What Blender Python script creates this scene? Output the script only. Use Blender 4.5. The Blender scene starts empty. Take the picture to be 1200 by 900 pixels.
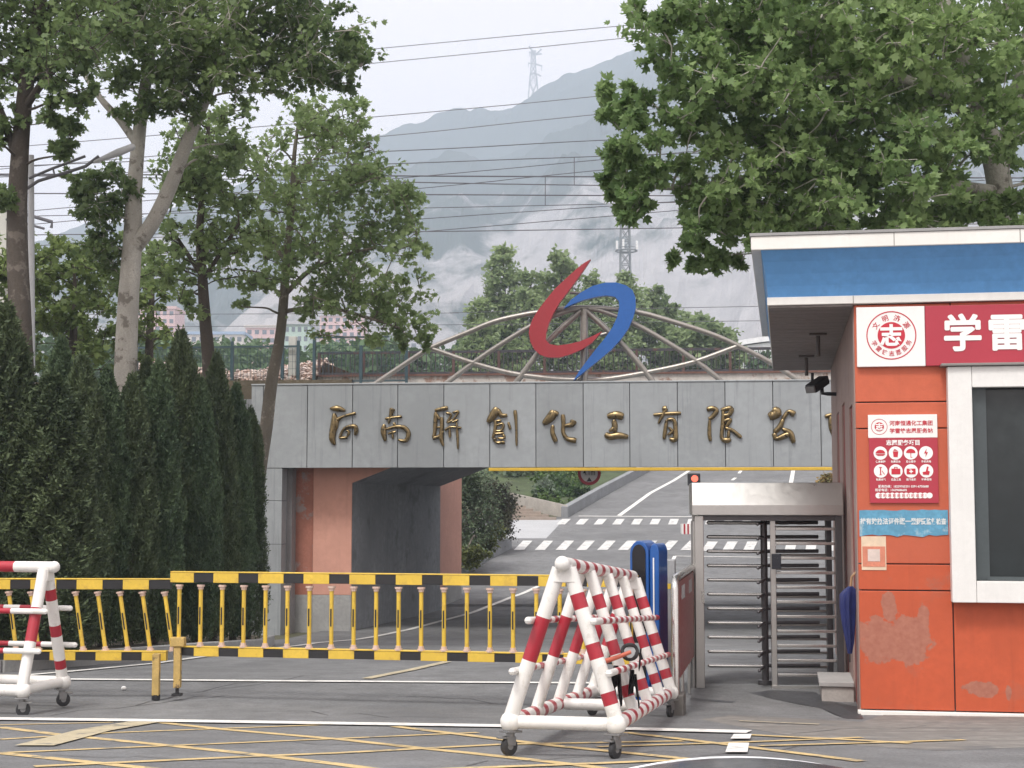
import bpy, bmesh, math, random
import numpy as np
from mathutils import Vector, Matrix
R = math.radians
SC = bpy.context.scene
COL = SC.collection
# ------------------------------------------------------------------ camera, world, sun, exposure
FPX, HOR, CH = 1800.0, 590.0, 1.85          # focal length in photo pixels, horizon row, eye height
PITCH = math.atan((HOR - 450) / FPX)
cd = bpy.data.cameras.new('camera'); cam = bpy.data.objects.new('camera', cd); COL.objects.link(cam)
cd.sensor_width = 36; cd.lens = 36 * FPX / 1200; cd.clip_start = .1; cd.clip_end = 9000
cam.location = (0, 0, CH); cam.rotation_euler = (R(90) + PITCH, 0, 0)
SC.camera = cam
SUN_EL, SUN_AZ = 58, 205                    # degrees; azimuth measured clockwise from +Y
w = bpy.data.worlds.new('World'); SC.world = w; w.use_nodes = True
nt = w.node_tree; nt.nodes.clear()
sky = nt.nodes.new('ShaderNodeTexSky'); sky.sky_type = 'NISHITA'; sky.sun_disc = False
sky.sun_elevation = R(SUN_EL); sky.sun_rotation = R(SUN_AZ); sky.dust_density = 6; sky.air_density = 1.2
hs = nt.nodes.new('ShaderNodeHueSaturation'); hs.inputs['Saturation'].default_value = .16
mx = nt.nodes.new('ShaderNodeMix'); mx.data_type = 'RGBA'; mx.inputs[0].default_value = .62
mx.inputs[7].default_value = (7.75, 6.8, 6.6, 1)     # the cloud deck
bg = nt.nodes.new('ShaderNodeBackground'); bg.inputs[1].default_value = .15
wo = nt.nodes.new('ShaderNodeOutputWorld')
nt.links.new(sky.outputs[0], hs.inputs['Color']); nt.links.new(hs.outputs[0], mx.inputs[6])
nt.links.new(mx.outputs[2], bg.inputs[0]); nt.links.new(bg.outputs[0], wo.inputs[0])
sd = bpy.data.lights.new('sun', 'SUN'); sd.energy = 1.5; sd.angle = R(12); sd.color = (1, .97, .92)
sun = bpy.data.objects.new('sun', sd); COL.objects.link(sun)
_d = Vector((math.sin(R(SUN_AZ)) * math.cos(R(SUN_EL)), math.cos(R(SUN_AZ)) * math.cos(R(SUN_EL)), math.sin(R(SUN_EL))))
sun.rotation_euler = (-_d).to_track_quat('-Z', 'Y').to_euler()
SC.view_settings.view_transform = 'Standard'; SC.view_settings.look = 'None'
SC.view_settings.gamma = 1; SC.view_settings.use_curve_mapping = False
SC.view_settings.exposure = .54
SC.render.engine = 'CYCLES'
try:
    SC.cycles.use_denoising = True; SC.cycles.volume_bounces = 3; SC.cycles.max_bounces = 8
    SC.cycles.transparent_max_bounces = 8
except Exception: pass

# ------------------------------------------------------------------ placing helpers
_c, _s = math.cos(PITCH), math.sin(PITCH)
def ray(px, py):
    u, v = (px - 600) / FPX, (450 - py) / FPX
    return Vector((u, _c - v * _s, _s + v * _c))
def at(px, py, D):
    d = ray(px, py); return Vector((0, 0, CH)) + d * (D / d.y)
ZP = [(-40, -.3), (5.5, -.3), (7, -.12), (8.2, .1), (9.3, .17), (10.6, .1), (15.8, -.25), (18.5, -.25), (24, -.5), (32, -1.08), (37, -1.38),
      (46, -1.4), (52, -1.2), (60, -.55), (66, -.02), (75, .85), (85, 2.0), (103, 4.1), (120, 6.0), (140, 7.6), (200, 8.5), (4000, 9)]
_zx, _zy = [a for a, b in ZP], [b for a, b in ZP]
_gx = np.arange(-40, 400, .25); _gy = np.interp(_gx, _zx, _zy)
_k = np.ones(7) / 7; _gs = np.convolve(np.pad(_gy, 3, mode='edge'), _k, 'valid')
def zg(y): return float(np.interp(y, _gx, _gs))
def gnd(px, py, lift=0, d0=6, d1=130):
    d = ray(px, py); D = d0
    f = lambda D: CH + d.z * D / d.y - zg(D) - lift
    a = d0
    while a < d1 and f(a + .25) > 0: a += .25
    b = a + .25
    for _ in range(30):
        m = (a + b) / 2
        if f(m) > 0: a = m
        else: b = m
    p = at(px, py, a); p.z = zg(a) + lift; return p
class Frame:
    """A wall's own axes: s along it to the right, d into it, z up."""
    def __init__(F, o, deg, vdeg=None):
        a = R(deg); F.o = Vector((o[0], o[1], 0)); F.U = Vector((math.cos(a), -math.sin(a), 0))
        b = a if vdeg is None else R(vdeg); F.V = Vector((math.sin(b), math.cos(b), 0))
        F.n = Vector((math.sin(a), math.cos(a), 0))
    def p(F, s, d, z): return F.o + F.U * s + F.V * d + Vector((0, 0, z))
    def sz(F, px, py, d=0):
        r = ray(px, py); o = F.o + F.V * d; t = (o - Vector((0, 0, 0))).dot(F.n) / r.dot(F.n)
        q = Vector((0, 0, CH)) + r * t; e = q - o; e.z = 0
        return e.dot(F.U), q.z
    def loc(F, pt):
        e = Vector(pt) - F.o; return e.dot(F.U), e.dot(F.n), pt[2]

# ------------------------------------------------------------------ materials
MATS = {}
def nodes(name):
    m = bpy.data.materials.new(name); m.use_nodes = True
    t = m.node_tree; b = t.nodes['Principled BSDF']; return m, t, b
def M(name, col, rough=.55, metal=0, var=.12, scale=2.5, bump=0, bscale=60, streak=0, stain=None, stain_amt=.5, stain_scale=1.2, spec=.5, stretch=None, coat=0, speck=0, objvar=0):
    if name in MATS: return MATS[name]
    m, t, b = nodes(name); L = t.links.new; N = t.nodes.new
    tc = N('ShaderNodeNewGeometry')
    def noise(sc, det=4, vec=None, rough_=.6):
        n = N('ShaderNodeTexNoise'); n.inputs['Scale'].default_value = sc; n.inputs['Detail'].default_value = det; n.inputs['Roughness'].default_value = rough_
        L(vec or tc.outputs['Position'], n.inputs['Vector']); return n
    def mix(f, a, c, mode='MIX'):
        x = N('ShaderNodeMix'); x.data_type = 'RGBA'; x.blend_type = mode
        for k, v in ((0, f), (6, a), (7, c)):
            if isinstance(v, (float, int)): x.inputs[k].default_value = v
            elif isinstance(v, tuple): x.inputs[k].default_value = (*v[:3], 1)
            else: L(v, x.inputs[k])
        return x.outputs[2]
    def ramp(src, lo, hi):
        r = N('ShaderNodeMapRange'); r.inputs[1].default_value = lo; r.inputs[2].default_value = hi; L(src, r.inputs[0]); return r.outputs[0]
    vec = None
    if stretch:
        mp = N('ShaderNodeMapping'); mp.inputs['Scale'].default_value = stretch; L(tc.outputs['Position'], mp.inputs['Vector']); vec = mp.outputs[0]
    n1 = noise(scale, 5, vec)
    c = mix(ramp(n1.outputs['Fac'], .3, .7), tuple(x * (1 - var) for x in col), tuple(min(1, x * (1 + var)) for x in col))
    n2 = noise(scale * 9, 3)
    c = mix(ramp(n2.outputs['Fac'], .35, .75), c, tuple(x * (1 - var * .8) for x in col)) if var else c
    if streak:
        mp = N('ShaderNodeMapping'); mp.inputs['Scale'].default_value = (5, 5, .22); L(tc.outputs['Position'], mp.inputs['Vector'])
        ns = noise(1.5, 5, mp.outputs[0], .7)
        f = ramp(ns.outputs['Fac'], .55, .8); g = N('ShaderNodeMath'); g.operation = 'MULTIPLY'; g.inputs[1].default_value = streak; L(f, g.inputs[0])
        c = mix(g.outputs[0], c, tuple(x * .45 for x in col))
    if stain:
        n3 = noise(stain_scale, 8, None, .65)
        f = ramp(n3.outputs['Fac'], .56, .62); g = N('ShaderNodeMath'); g.operation = 'MULTIPLY'; g.inputs[1].default_value = stain_amt; L(f, g.inputs[0])
        c = mix(g.outputs[0], c, stain)
    if speck:
        n4 = noise(38, 2, None, .8); c = mix(ramp(n4.outputs['Fac'], .3, .7), mix(1.0, c, tuple([1 - speck] * 3), 'MULTIPLY'), c)
        n5 = noise(.9, 6, None, .75); c = mix(ramp(n5.outputs['Fac'], .35, .65), mix(1.0, c, tuple([1 - speck * .8] * 3), 'MULTIPLY'), c)
    if objvar:
        oi = N('ShaderNodeObjectInfo'); mr_ = N('ShaderNodeMapRange'); mr_.inputs[3].default_value = 1 - objvar; mr_.inputs[4].default_value = 1.0; L(oi.outputs['Random'], mr_.inputs[0])
        cb_ = N('ShaderNodeCombineColor'); [L(mr_.outputs[0], cb_.inputs[i_]) for i_ in range(3)]; c = mix(1.0, c, cb_.outputs[0], 'MULTIPLY')
    L(c, b.inputs['Base Color'])
    b.inputs['Metallic'].default_value = metal; b.inputs['Specular IOR Level'].default_value = spec
    rr = N('ShaderNodeMapRange'); rr.inputs[3].default_value = max(.04, rough - .1); rr.inputs[4].default_value = min(1, rough + .1); L(n2.outputs['Fac'], rr.inputs[0]); L(rr.outputs[0], b.inputs['Roughness'])
    b.inputs['Coat Weight'].default_value = coat
    if bump:
        nb = noise(bscale, 3); bp = N('ShaderNodeBump'); bp.inputs['Strength'].default_value = bump; bp.inputs['Distance'].default_value = .02
        L(nb.outputs['Fac'], bp.inputs['Height']); L(bp.outputs[0], b.inputs['Normal'])
    MATS[name] = m; return m
def leafmat(name, a, b_, trans=.35, nscale=.5, rough=.5):
    if name in MATS: return MATS[name]
    m, t, b = nodes(name); L = t.links.new; N = t.nodes.new
    g = N('ShaderNodeNewGeometry')
    n = N('ShaderNodeTexNoise'); n.inputs['Scale'].default_value = nscale; n.inputs['Detail'].default_value = 3; L(g.outputs['Position'], n.inputs['Vector'])
    ad = N('ShaderNodeMath'); ad.operation = 'MULTIPLY_ADD'; ad.inputs[1].default_value = .55; L(g.outputs['Random Per Island'], ad.inputs[0])
    mr = N('ShaderNodeMapRange'); mr.inputs[1].default_value = .3; mr.inputs[2].default_value = .7; mr.inputs[3].default_value = -.05; mr.inputs[4].default_value = .45; L(n.outputs['Fac'], mr.inputs[0]); L(mr.outputs[0], ad.inputs[2])
    x = N('ShaderNodeMix'); x.data_type = 'RGBA'; L(ad.outputs[0], x.inputs[0]); x.inputs[6].default_value = (*a, 1); x.inputs[7].default_value = (*b_, 1)
    L(x.outputs[2], b.inputs['Base Color']); b.inputs['Roughness'].default_value = rough; b.inputs['Specular IOR Level'].default_value = .35
    tr = N('ShaderNodeBsdfTranslucent'); L(x.outputs[2], tr.inputs['Color'])
    ms = N('ShaderNodeMixShader'); ms.inputs[0].default_value = trans
    o = t.nodes['Material Output']; L(b.outputs[0], ms.inputs[1]); L(tr.outputs[0], ms.inputs[2]); L(ms.outputs[0], o.inputs['Surface'])
    MATS[name] = m; return m
def island(name, cols, rough=.9):
    m, t, b = nodes(name); g = t.nodes.new('ShaderNodeNewGeometry'); r = t.nodes.new('ShaderNodeValToRGB')
    e = r.color_ramp.elements; e[0].color = (*cols[0], 1); e[1].color = (*cols[-1], 1)
    for i, c in enumerate(cols[1:-1]): k = e.new((i + 1) / (len(cols) - 1)); k.color = (*c, 1)
    t.links.new(g.outputs['Random Per Island'], r.inputs[0]); t.links.new(r.outputs[0], b.inputs['Base Color']); b.inputs['Roughness'].default_value = rough
    return m

# ------------------------------------------------------------------ mesh builder
def worldloc(o):
    v = Vector((0, 0, 0))
    while o is not None: v += o.location; o = o.parent
    return v
def tag(o, label=None, cat=None, group=None, kind=None):
    for k, v in (('label', label), ('category', cat), ('group', group), ('kind', kind)):
        if v: o[k] = v
    return o
def empty(name, loc, label=None, cat=None, group=None):
    o = bpy.data.objects.new(name, None); COL.objects.link(o); o.location = loc; o.empty_display_size = .2
    return tag(o, label, cat, group)
class MB:
    def __init__(s): s.v = []; s.f = []; s.m = []
    def add(s, vs, fs, mi=0):
        b = len(s.v); s.v += [tuple(x) for x in vs]; s.f += [tuple(b + i for i in f) for f in fs]; s.m += [mi] * len(fs); return s
    def hexa(s, p, mi=0):   # 8 corners: bottom 4 ccw, top 4 ccw
        return s.add(p, [(3, 2, 1, 0), (4, 5, 6, 7), (0, 1, 5, 4), (1, 2, 6, 5), (2, 3, 7, 6), (3, 0, 4, 7)], mi)
    def box(s, x0, x1, y0, y1, z0, z1, mi=0):
        return s.hexa([(x0, y0, z0), (x1, y0, z0), (x1, y1, z0), (x0, y1, z0), (x0, y0, z1), (x1, y0, z1), (x1, y1, z1), (x0, y1, z1)], mi)
    def fbox(s, F, s0, s1, d0, d1, z0, z1, mi=0):
        return s.hexa([F.p(a, b, c) for c in (z0, z1) for a, b in ((s0, d0), (s1, d0), (s1, d1), (s0, d1))], mi)
    def tube(s, pts, r, n=10, mi=0, caps=True, ts=None):
        """tube along a polyline; r a number or one per point; mi an int or one per segment."""
        pts = [Vector(p) for p in pts]; k = len(pts); rs = [r] * k if isinstance(r, (int, float)) else list(r)
        b = len(s.v); up = None
        for i, p in enumerate(pts):
            t = (pts[min(i + 1, k - 1)] - pts[max(i - 1, 0)])
            t = t.normalized() if t.length > 1e-9 else Vector((0, 0, 1))
            if up is None: up = t.orthogonal().normalized() if abs(t.z) > .9 else Vector((0, 0, 1))
            a = t.cross(up)
            if a.length < 1e-6: a = t.orthogonal()
            a.normalize(); up = a.cross(t).normalized()
            for j in range(n):
                q = 2 * math.pi * (j + .5) / n; s.v.append(tuple(p + (a * math.cos(q) + up * math.sin(q)) * rs[i]))
        for i in range(k - 1):
            mm = mi if isinstance(mi, int) else mi[i]
            for j in range(n):
                j2 = (j + 1) % n; s.f.append((b + i * n + j, b + i * n + j2, b + (i + 1) * n + j2, b + (i + 1) * n + j)); s.m.append(mm)
        if caps:
            s.f.append(tuple(b + j for j in range(n))[::-1]); s.m.append(mi if isinstance(mi, int) else mi[0])
            s.f.append(tuple(b + (k - 1) * n + j for j in range(n))); s.m.append(mi if isinstance(mi, int) else mi[-1])
        return s
    def stripes(s, p0, p1, r, cuts, n=14, first=0):
        """straight round bar whose paint changes at each cut (0..1)"""
        p0, p1 = Vector(p0), Vector(p1); t = [0] + list(cuts) + [1]
        return s.tube([p0.lerp(p1, x) for x in t], r, n, [(first + i) % 2 for i in range(len(t) - 1)])
    def beam(s, p0, p1, w, h, mi=0):
        p0, p1 = Vector(p0), Vector(p1); t = (p1 - p0).normalized(); up = Vector((0, 0, 1)) if abs(t.z) < .95 else Vector((0, 1, 0))
        a = t.cross(up).normalized() * (w / 2); u = a.cross(t).normalized() * (h / 2)
        return s.hexa([p0 - a - u, p0 + a - u, p1 + a - u, p1 - a - u, p0 - a + u, p0 + a + u, p1 + a + u, p1 - a + u], mi)
    def sphere(s, c, r, n=12, mi=0, sc=(1, 1, 1)):
        c = Vector(c); b = len(s.v); m = max(4, n // 2)
        for i in range(m + 1):
            th = math.pi * i / m
            for j in range(n):
                q = 2 * math.pi * j / n; s.v.append((c.x + r * sc[0] * math.sin(th) * math.cos(q), c.y + r * sc[1] * math.sin(th) * math.sin(q), c.z + r * sc[2] * math.cos(th)))
        for i in range(m):
            for j in range(n):
                j2 = (j + 1) % n; s.f.append((b + i * n + j, b + (i + 1) * n + j, b + (i + 1) * n + j2, b + i * n + j2)); s.m.append(mi)
        return s
    def prism(s, front, off, mi=0, mi_side=None):
        """outline (3-D points) pushed by vector off"""
        front = [Vector(p) for p in front]; n = len(front); off = Vector(off); b = len(s.v)
        s.v += [tuple(p) for p in front] + [tuple(p + off) for p in front]
        s.f += [tuple(range(b, b + n)), tuple(range(b + 2 * n - 1, b + n - 1, -1))]; s.m += [mi, mi]
        for i in range(n):
            j = (i + 1) % n; s.f.append((b + i, b + n + i, b + n + j, b + j)); s.m.append(mi if mi_side is None else mi_side)
        return s
    def text(s, body, F, sc, z, d, size, bold=0, mi=0, rot=0, wx=1.0):
        cu = bpy.data.curves.new('tmp', 'FONT'); cu.body = body; cu.size = 1; cu.offset = bold; cu.align_x = 'CENTER'; cu.resolution_u = 3
        o = bpy.data.objects.new('tmp', cu); COL.objects.link(o)
        dg = bpy.context.evaluated_depsgraph_get(); me = bpy.data.meshes.new_from_object(o.evaluated_get(dg))
        ca, sa = math.cos(rot), math.sin(rot)
        vs = []
        for v in me.vertices:
            x, y = v.co.x * size * wx, (v.co.y - .37) * size
            vs.append(F.p(sc + x * ca - y * sa, d, z + x * sa + y * ca))
        s.add(vs, [tuple(p.vertices) for p in me.polygons], mi)
        bpy.data.objects.remove(o); bpy.data.meshes.remove(me); bpy.data.curves.remove(cu); return s
    def build(s, name, mats, parent=None, smooth=False, bevel=0, seg=2):
        if not isinstance(mats, (list, tuple)): mats = [mats]
        v = np.array(s.v, dtype=np.float64)
        if parent is None:
            lo, hi = v.min(0), v.max(0); org = np.array([(lo[0] + hi[0]) / 2, (lo[1] + hi[1]) / 2, lo[2]])
        else: org = np.array(worldloc(parent))
        me = bpy.data.meshes.new(name); me.from_pydata((v - org).tolist(), [], s.f)
        for m in mats: me.materials.append(m)
        me.polygons.foreach_set('material_index', s.m)
        if smooth: me.polygons.foreach_set('use_smooth', [True] * len(s.f))
        me.update()
        if smooth:
            try: me.set_sharp_from_angle(angle=R(40))
            except Exception: pass
        o = bpy.data.objects.new(name, me); COL.objects.link(o)
        if parent is None: o.location = org
        else: o.parent = parent
        if bevel:
            b = o.modifiers.new('bevel', 'BEVEL'); b.width = bevel; b.segments = seg; b.limit_method = 'ANGLE'; b.angle_limit = R(50)
        return o
KIDS = lambda o: list(o.children)
def copy_tree(o, parent=None):
    c = o.copy(); COL.objects.link(c); c.parent = parent
    for ch in list(o.children): copy_tree(ch, c)
    return c

# ================================================================== THE SETTING
asphalt = M('asphalt', (.25, .254, .257), .85, var=.2, scale=.35, bump=.5, bscale=110, stain=(.14, .143, .148), stain_amt=.55, stain_scale=.45, spec=.3, speck=.34)
soil = M('earth', (.11, .09, .06), .95, var=.4, scale=1.2, bump=.6, bscale=12)
white_paint = M('road_white', (.74, .73, .69), .7, var=.14, scale=3, stain=(.25, .25, .25), stain_amt=.5, stain_scale=7)
yellow_paint = M('road_yellow', (.56, .42, .2), .75, var=.25, scale=4, stain=(.16, .155, .14), stain_amt=.8, stain_scale=6)
cream_paint = M('road_cream', (.46, .4, .27), .75, var=.2, scale=4, stain=(.16, .155, .14), stain_amt=.8, stain_scale=5)
concrete = M('concrete', (.33, .33, .32), .85, var=.2, scale=1.5, bump=.3, bscale=40, streak=.5)
paver = M('pale_paving', (.42, .43, .44), .8, var=.22, scale=2, stretch=(.3, 6, 1))

# one ground sheet to the horizon, graded: fine near the camera, coarse far off
ys = np.concatenate([np.arange(-40, 150, 1.0), np.linspace(150, 400, 26)[1:], np.linspace(400, 2450, 20)[1:]])
xs = np.concatenate([np.linspace(-2400, -120, 14), np.linspace(-100, 100, 41), np.linspace(120, 2400, 14)])
mb = MB()
for y in ys:
    for x in xs: mb.v.append((x, y, zg(y) - .05))
nx = len(xs)
for j in range(len(ys) - 1):
    for i in range(nx - 1): mb.f.append((j * nx + i, j * nx + i + 1, (j + 1) * nx + i + 1, (j + 1) * nx + i)); mb.m.append(0)
tag(mb.build('ground', M('dry_ground', (.1, .1, .055), .95, var=.4, scale=.4), smooth=True), kind='structure')
def strip(left, right, name, mat, lift=0.0, kind='structure', n=None):
    """a sheet between two polylines of plan points draped on the ground profile"""
    mb = MB(); n = n or len(left)
    for (a, b) in zip(left, right):
        for t in (0, .5, 1):
            p = Vector(a).lerp(Vector(b), t); mb.v.append((p.x, p.y, zg(p.y) + lift))
    for i in range(len(left) - 1):
        for k in (0, 1): mb.f.append((i * 3 + k, i * 3 + k + 1, i * 3 + k + 4, i * 3 + k + 3)); mb.m.append(0)
    o = mb.build(name, mat); tag(o, kind=kind); return o
# forecourt and underpass carriageway
yy = np.arange(-38, 49, .25)
def lx(y): return float(np.interp(y, [-38, 17.5, 24, 38, 48], [-40, -40, -8.6, -5.2, -2.9]))
strip([(lx(y), y, 0) for y in yy], [(40 if y < 30 else float(np.interp(y, [30, 38, 48], [40, 12, 11])), y, 0) for y in yy], 'forecourt_road', asphalt)
# the road beyond the bridge: left edge follows the kerb traced from the photo
def gl(px, py): p = gnd(px, py); return (p.x, p.y)
LE = [(-2.9, 47.9)] + [gl(*q) for q in ((545, 672), (572, 657), (600, 642))] 
yb = np.arange(47.9, 66.5, .3)
lE = lambda y: float(np.interp(y, [p[1] for p in LE], [p[0] for p in LE]))
strip([(lE(y), y, 0) for y in yb], [(16, y, 0) for y in yb], 'underpass_road', asphalt)
c2 = gl(666, 606); c3 = gl(760, 552)
yc = np.arange(66.3, 150, .5)
l3 = lambda y: -9 if y < c2[1] else float(np.interp(y, [c2[1], c3[1], 150], [c2[0], c3[0], c3[0] * 1.9]))
strip([(l3(y), y, 0) for y in yc], [(float(np.interp(y, [66, 80, 103, 150], [30, 24, 22.5, 32])), y, 0) for y in yc], 'hill_road', asphalt)
sw = [gl(640, 631), gl(592, 632), gl(590, 609), gl(660, 609)]
ym = np.linspace(sw[0][1], sw[3][1], 14)
strip([(float(np.interp(y, [ym[0], ym[-1]], [sw[1][0], sw[2][0]])) - .6, y, 0) for y in ym], [(float(np.interp(y, [ym[0], ym[-1]], [sw[0][0], sw[3][0]])), y, 0) for y in ym], 'side_pavement', paver, .006)

LIFT = [.004]
def pline(mb, pts, width):
    """painted line along photo points, draped on the road"""
    P = [gnd(*q) for q in pts]; out = []
    for a, b in zip(P, P[1:]):
        n = max(1, int((b - a).length / .5))
        out += [a.lerp(b, i / n) for i in range(n)]
    out.append(P[-1])
    L = len(mb.v)
    for i, p in enumerate(out):
        t = (out[min(i + 1, len(out) - 1)] - out[max(0, i - 1)]); t.z = 0; t.normalize(); n = Vector((-t.y, t.x, 0)) * (width / 2)
        for q in (p - n, p + n): mb.v.append((q.x, q.y, zg(q.y) + LIFT[0]))
    for i in range(len(out) - 1): mb.f.append((L + 2 * i, L + 2 * i + 1, L + 2 * i + 3, L + 2 * i + 2)); mb.m.append(0)
    LIFT[0] += .0004
def pquad(mb, pts, sub=1):
    P = [gnd(*q) for q in pts]; mb.add([(p.x, p.y, zg(p.y) + LIFT[0]) for p in P], [tuple(range(len(P)))])
LIFT[0] = .004
mb = MB()
for pts, wd in ([((0, 852.5), (67, 861), (207, 875), (310, 885.7), (400, 896.5), (440, 902)), .13], [((0, 883), (165, 900), (200, 904)), .13],
                [((187, 847), (260, 855), (400, 867), (500, 878), (550, 883), (677, 897), (720, 903)), .13], [((0, 867), (67, 863), (133, 859), (400, 849)), .1],
                [((0, 850), (133, 847)), .08], [((0, 883), (187, 875), (400, 866), (560, 859)), .1], [((40, 899), (300, 887), (400, 883), (587, 873), (800, 869)), .12],
                [((463, 852), (587, 867), (653, 875), (813, 891), (870, 898)), .13], [((733, 859), (833, 871), (947, 885), (1010, 893)), .12], [((500, 903), (700, 895.5), (810, 891)), .12],
                [((700, 876), (833, 872), (960, 867), (1010, 865)), .1], [((877, 862), (1000, 868), (1067, 872)), .12], [((890, 875), (1000, 872), (1130, 868)), .1]):
    pline(mb, pts, wd * .86)
tag(mb.build('yellow_box_markings', yellow_paint), kind='structure')
LIFT[0] = .011
mb = MB()
pline(mb, ((172, 846.5), (110, 857), (40, 875)), .3); pline(mb, ((430, 796), (480, 786), (524, 776)), .14)
pline(mb, ((742, 733), (760, 725)), .12); pline(mb, ((866, 846), (960, 850)), .06)
tag(mb.build('cream_road_markings', cream_paint), kind='structure')
LIFT[0] = .013
mb = MB()
pline(mb, ((-60, 842.5), (0, 843.5), (170, 845.5), (590, 852), (760, 856), (878, 859)), .3)
pline(mb, ((60, 797), (90, 797), (330, 799), (620, 801), (700, 801.5)), .16)
pline(mb, ((-60, 801), (0, 795), (90, 787), (183, 778), (245, 769.5)), .13)
pline(mb, ((300, 762), (370, 754), (430, 748), (480, 738), (540, 722), (600, 700), (640, 683), (668, 660)), .17)
pline(mb, ((725.5, 604.5), (762, 578), (790, 563), (812, 549)), .24)
pline(mb, ((678, 605), (760, 605.5), (830, 606), (1010, 607)), .22)
pline(mb, ((926, 571), (930, 549)), .25); pline(mb, ((858, 563), (862, 560)), .2); pline(mb, ((866, 555), (869, 551)), .2)
pline(mb, ((784, 665), (791, 652)), .14); pline(mb, ((791, 652), (1000, 655)), .14)
for x0, x1, ya, yb_ in ((850, 876, 873, 884), (856, 879, 862.5, 868)):
    pquad(mb, ((x0, yb_), (x1, yb_), (x1 + 2, ya), (x0 + 4, ya)))
tag(mb.build('white_road_markings', white_paint), kind='structure')
mb = MB()
for k in range(9):      # lower crossing
    x = 602 + 24.4 * k; pquad(mb, ((x, 645), (x + 12, 645), (x + 22, 634), (x + 11, 634)))
for k in range(9, 17):
    x = 602 + 24.4 * k; q = 4 - (k - 8) * 1.2; pquad(mb, ((x, 646), (x + 12, 646), (x + 12 + q + 5, 635), (x + q + 5, 635)))
for k in range(14):     # upper crossing
    x = 652 + 21.8 * k; q = 7 - k * .7; pquad(mb, ((x, 615), (x + 10, 615), (x + 10 + q, 608.5), (x + q, 608.5)))
tag(mb.build('crossing_markings', M('worn_white', (.6, .6, .58), .8, var=.2, scale=2, stain=(.25, .25, .25), stain_amt=.7, stain_scale=3)), kind='structure')
mb = MB()
P = [gnd(*q) for q in ((878, 812), (905, 809), (955, 811), (975, 822), (1004, 828), (1012, 843), (990, 842), (962, 830), (905, 819))]
mb.add([(p.x, p.y, zg(p.y) + .0022) for p in P], [tuple(range(len(P)))])
P = [gnd(*q) for q in ((810, 818), (862, 822), (858, 824), (808, 820.5))]
mb.add([(p.x, p.y, zg(p.y) + .0022) for p in P], [tuple(range(len(P)))])
tag(mb.build('damp_patch', M('damp_asphalt', (.045, .046, .05), .5, var=.2, scale=3)), kind='structure')
mb = MB()
P = [gnd(*q) for q in ((820, 843), (860, 838), (1010, 846), (1040, 836.5), (1210, 838), (1300, 850), (1300, 872), (1100, 880), (980, 872), (890, 856))]
mb.add([(p.x, p.y, zg(p.y) + .0016) for p in P], [tuple(range(len(P)))])
tag(mb.build('dusty_patch', M('dusty_asphalt', (.2, .19, .175), .9, var=.35, scale=.9, stretch=(1, 5, 1), stain=(.12, .12, .12), stain_amt=.8, stain_scale=1.6)), kind='structure')

LIFT[0] = .0026
mb = MB(); rc = random.Random(12)
for x0, y0, dx, dy, nn_ in ((60, 838, 26, -3, 9), (300, 833, 30, 1.2, 10), (480, 815, 24, 2, 7), (380, 790, -20, 3, 7), (160, 826, 20, -4, 8), (820, 884, 30, -2, 8), (540, 896, 32, -2, 9), (930, 858, 26, -1, 8), (280, 868, 30, 1, 8), (60, 884, 34, 1.5, 9)):
    pts = [(x0 + dx * i + rc.uniform(-6, 6), y0 + dy * i + rc.uniform(-2.2, 2.2)) for i in range(nn_)]
    pline(mb, pts, .014)
tag(mb.build('road_cracks', M('crack_dark', (.07, .07, .072), .9)), kind='structure')
# planting bed under the cypress row and kerb
mb = MB()
bed = [at(-140, 790, 19.3), at(0, 782, 20), at(160, 770, 22.6), at(248, 758, 25), at(306, 747, 28), at(318, 745, 33)]
bedb = [(-40, 20), (-25, 26), (-20, 32), (-16, 34), (-12, 35), (-8, 36)]
top = [(p.x, p.y, zg(p.y) + .16) for p in bed] + [(x, y, zg(y) + .3) for x, y in bedb[::-1]]
mb.prism([(x, y, z) for x, y, z in top], (0, 0, -.5)); tag(mb.build('planting_bed', soil), kind='structure')
mb = MB()
for a, b in zip(bed, bed[1:]):
    a = Vector((a.x, a.y, zg(a.y) + .09)); b = Vector((b.x, b.y, zg(b.y) + .09)); mb.beam(a, b, .14, .22)
tag(mb.build('bed_kerb', concrete, bevel=.015), kind='structure')
# low concrete walls along the road beyond the bridge
def wallstrip(pts, name, mat, h, th, label, cat='wall'):
    mb = MB()
    for (a, b) in zip(pts, pts[1:]):
        d = (b - a); d.z = 0; n = Vector((-d.y, d.x, 0)).normalized() * th
        mb.hexa([a - Vector((0, 0, .3)), b - Vector((0, 0, .3)), b + n - Vector((0, 0, .3)), a + n - Vector((0, 0, .3)), a + Vector((0, 0, h)), b + Vector((0, 0, h)), b + n + Vector((0, 0, h)), a + n + Vector((0, 0, h))])
    o = mb.build(name, mat, bevel=.02); tag(o, label, cat); return o
kerbgrey = M('kerb_concrete', (.24, .25, .26), .85, var=.2, scale=1, bump=.3, bscale=20, streak=.4)
wallstrip([gnd(530, 681), gnd(545, 672), gnd(572, 657), gnd(600, 642.5)], 'low_wall', kerbgrey, .45, .35, 'low grey concrete wall beside the shrubs beyond the underpass')
wallstrip([gnd(665.5, 606.5), gnd(705, 583), gnd(762, 552)], 'low_wall', kerbgrey, .55, .35, 'grey kerb wall climbing along the left edge of the hill road')
stone = M('stone_wall', (.42, .39, .35), .9, var=.25, scale=2, bump=.5, bscale=14)
wc = gnd(665, 606.5); wa = at(598, 596, wc.y + 5)
mb = MB(); V = Vector
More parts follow.
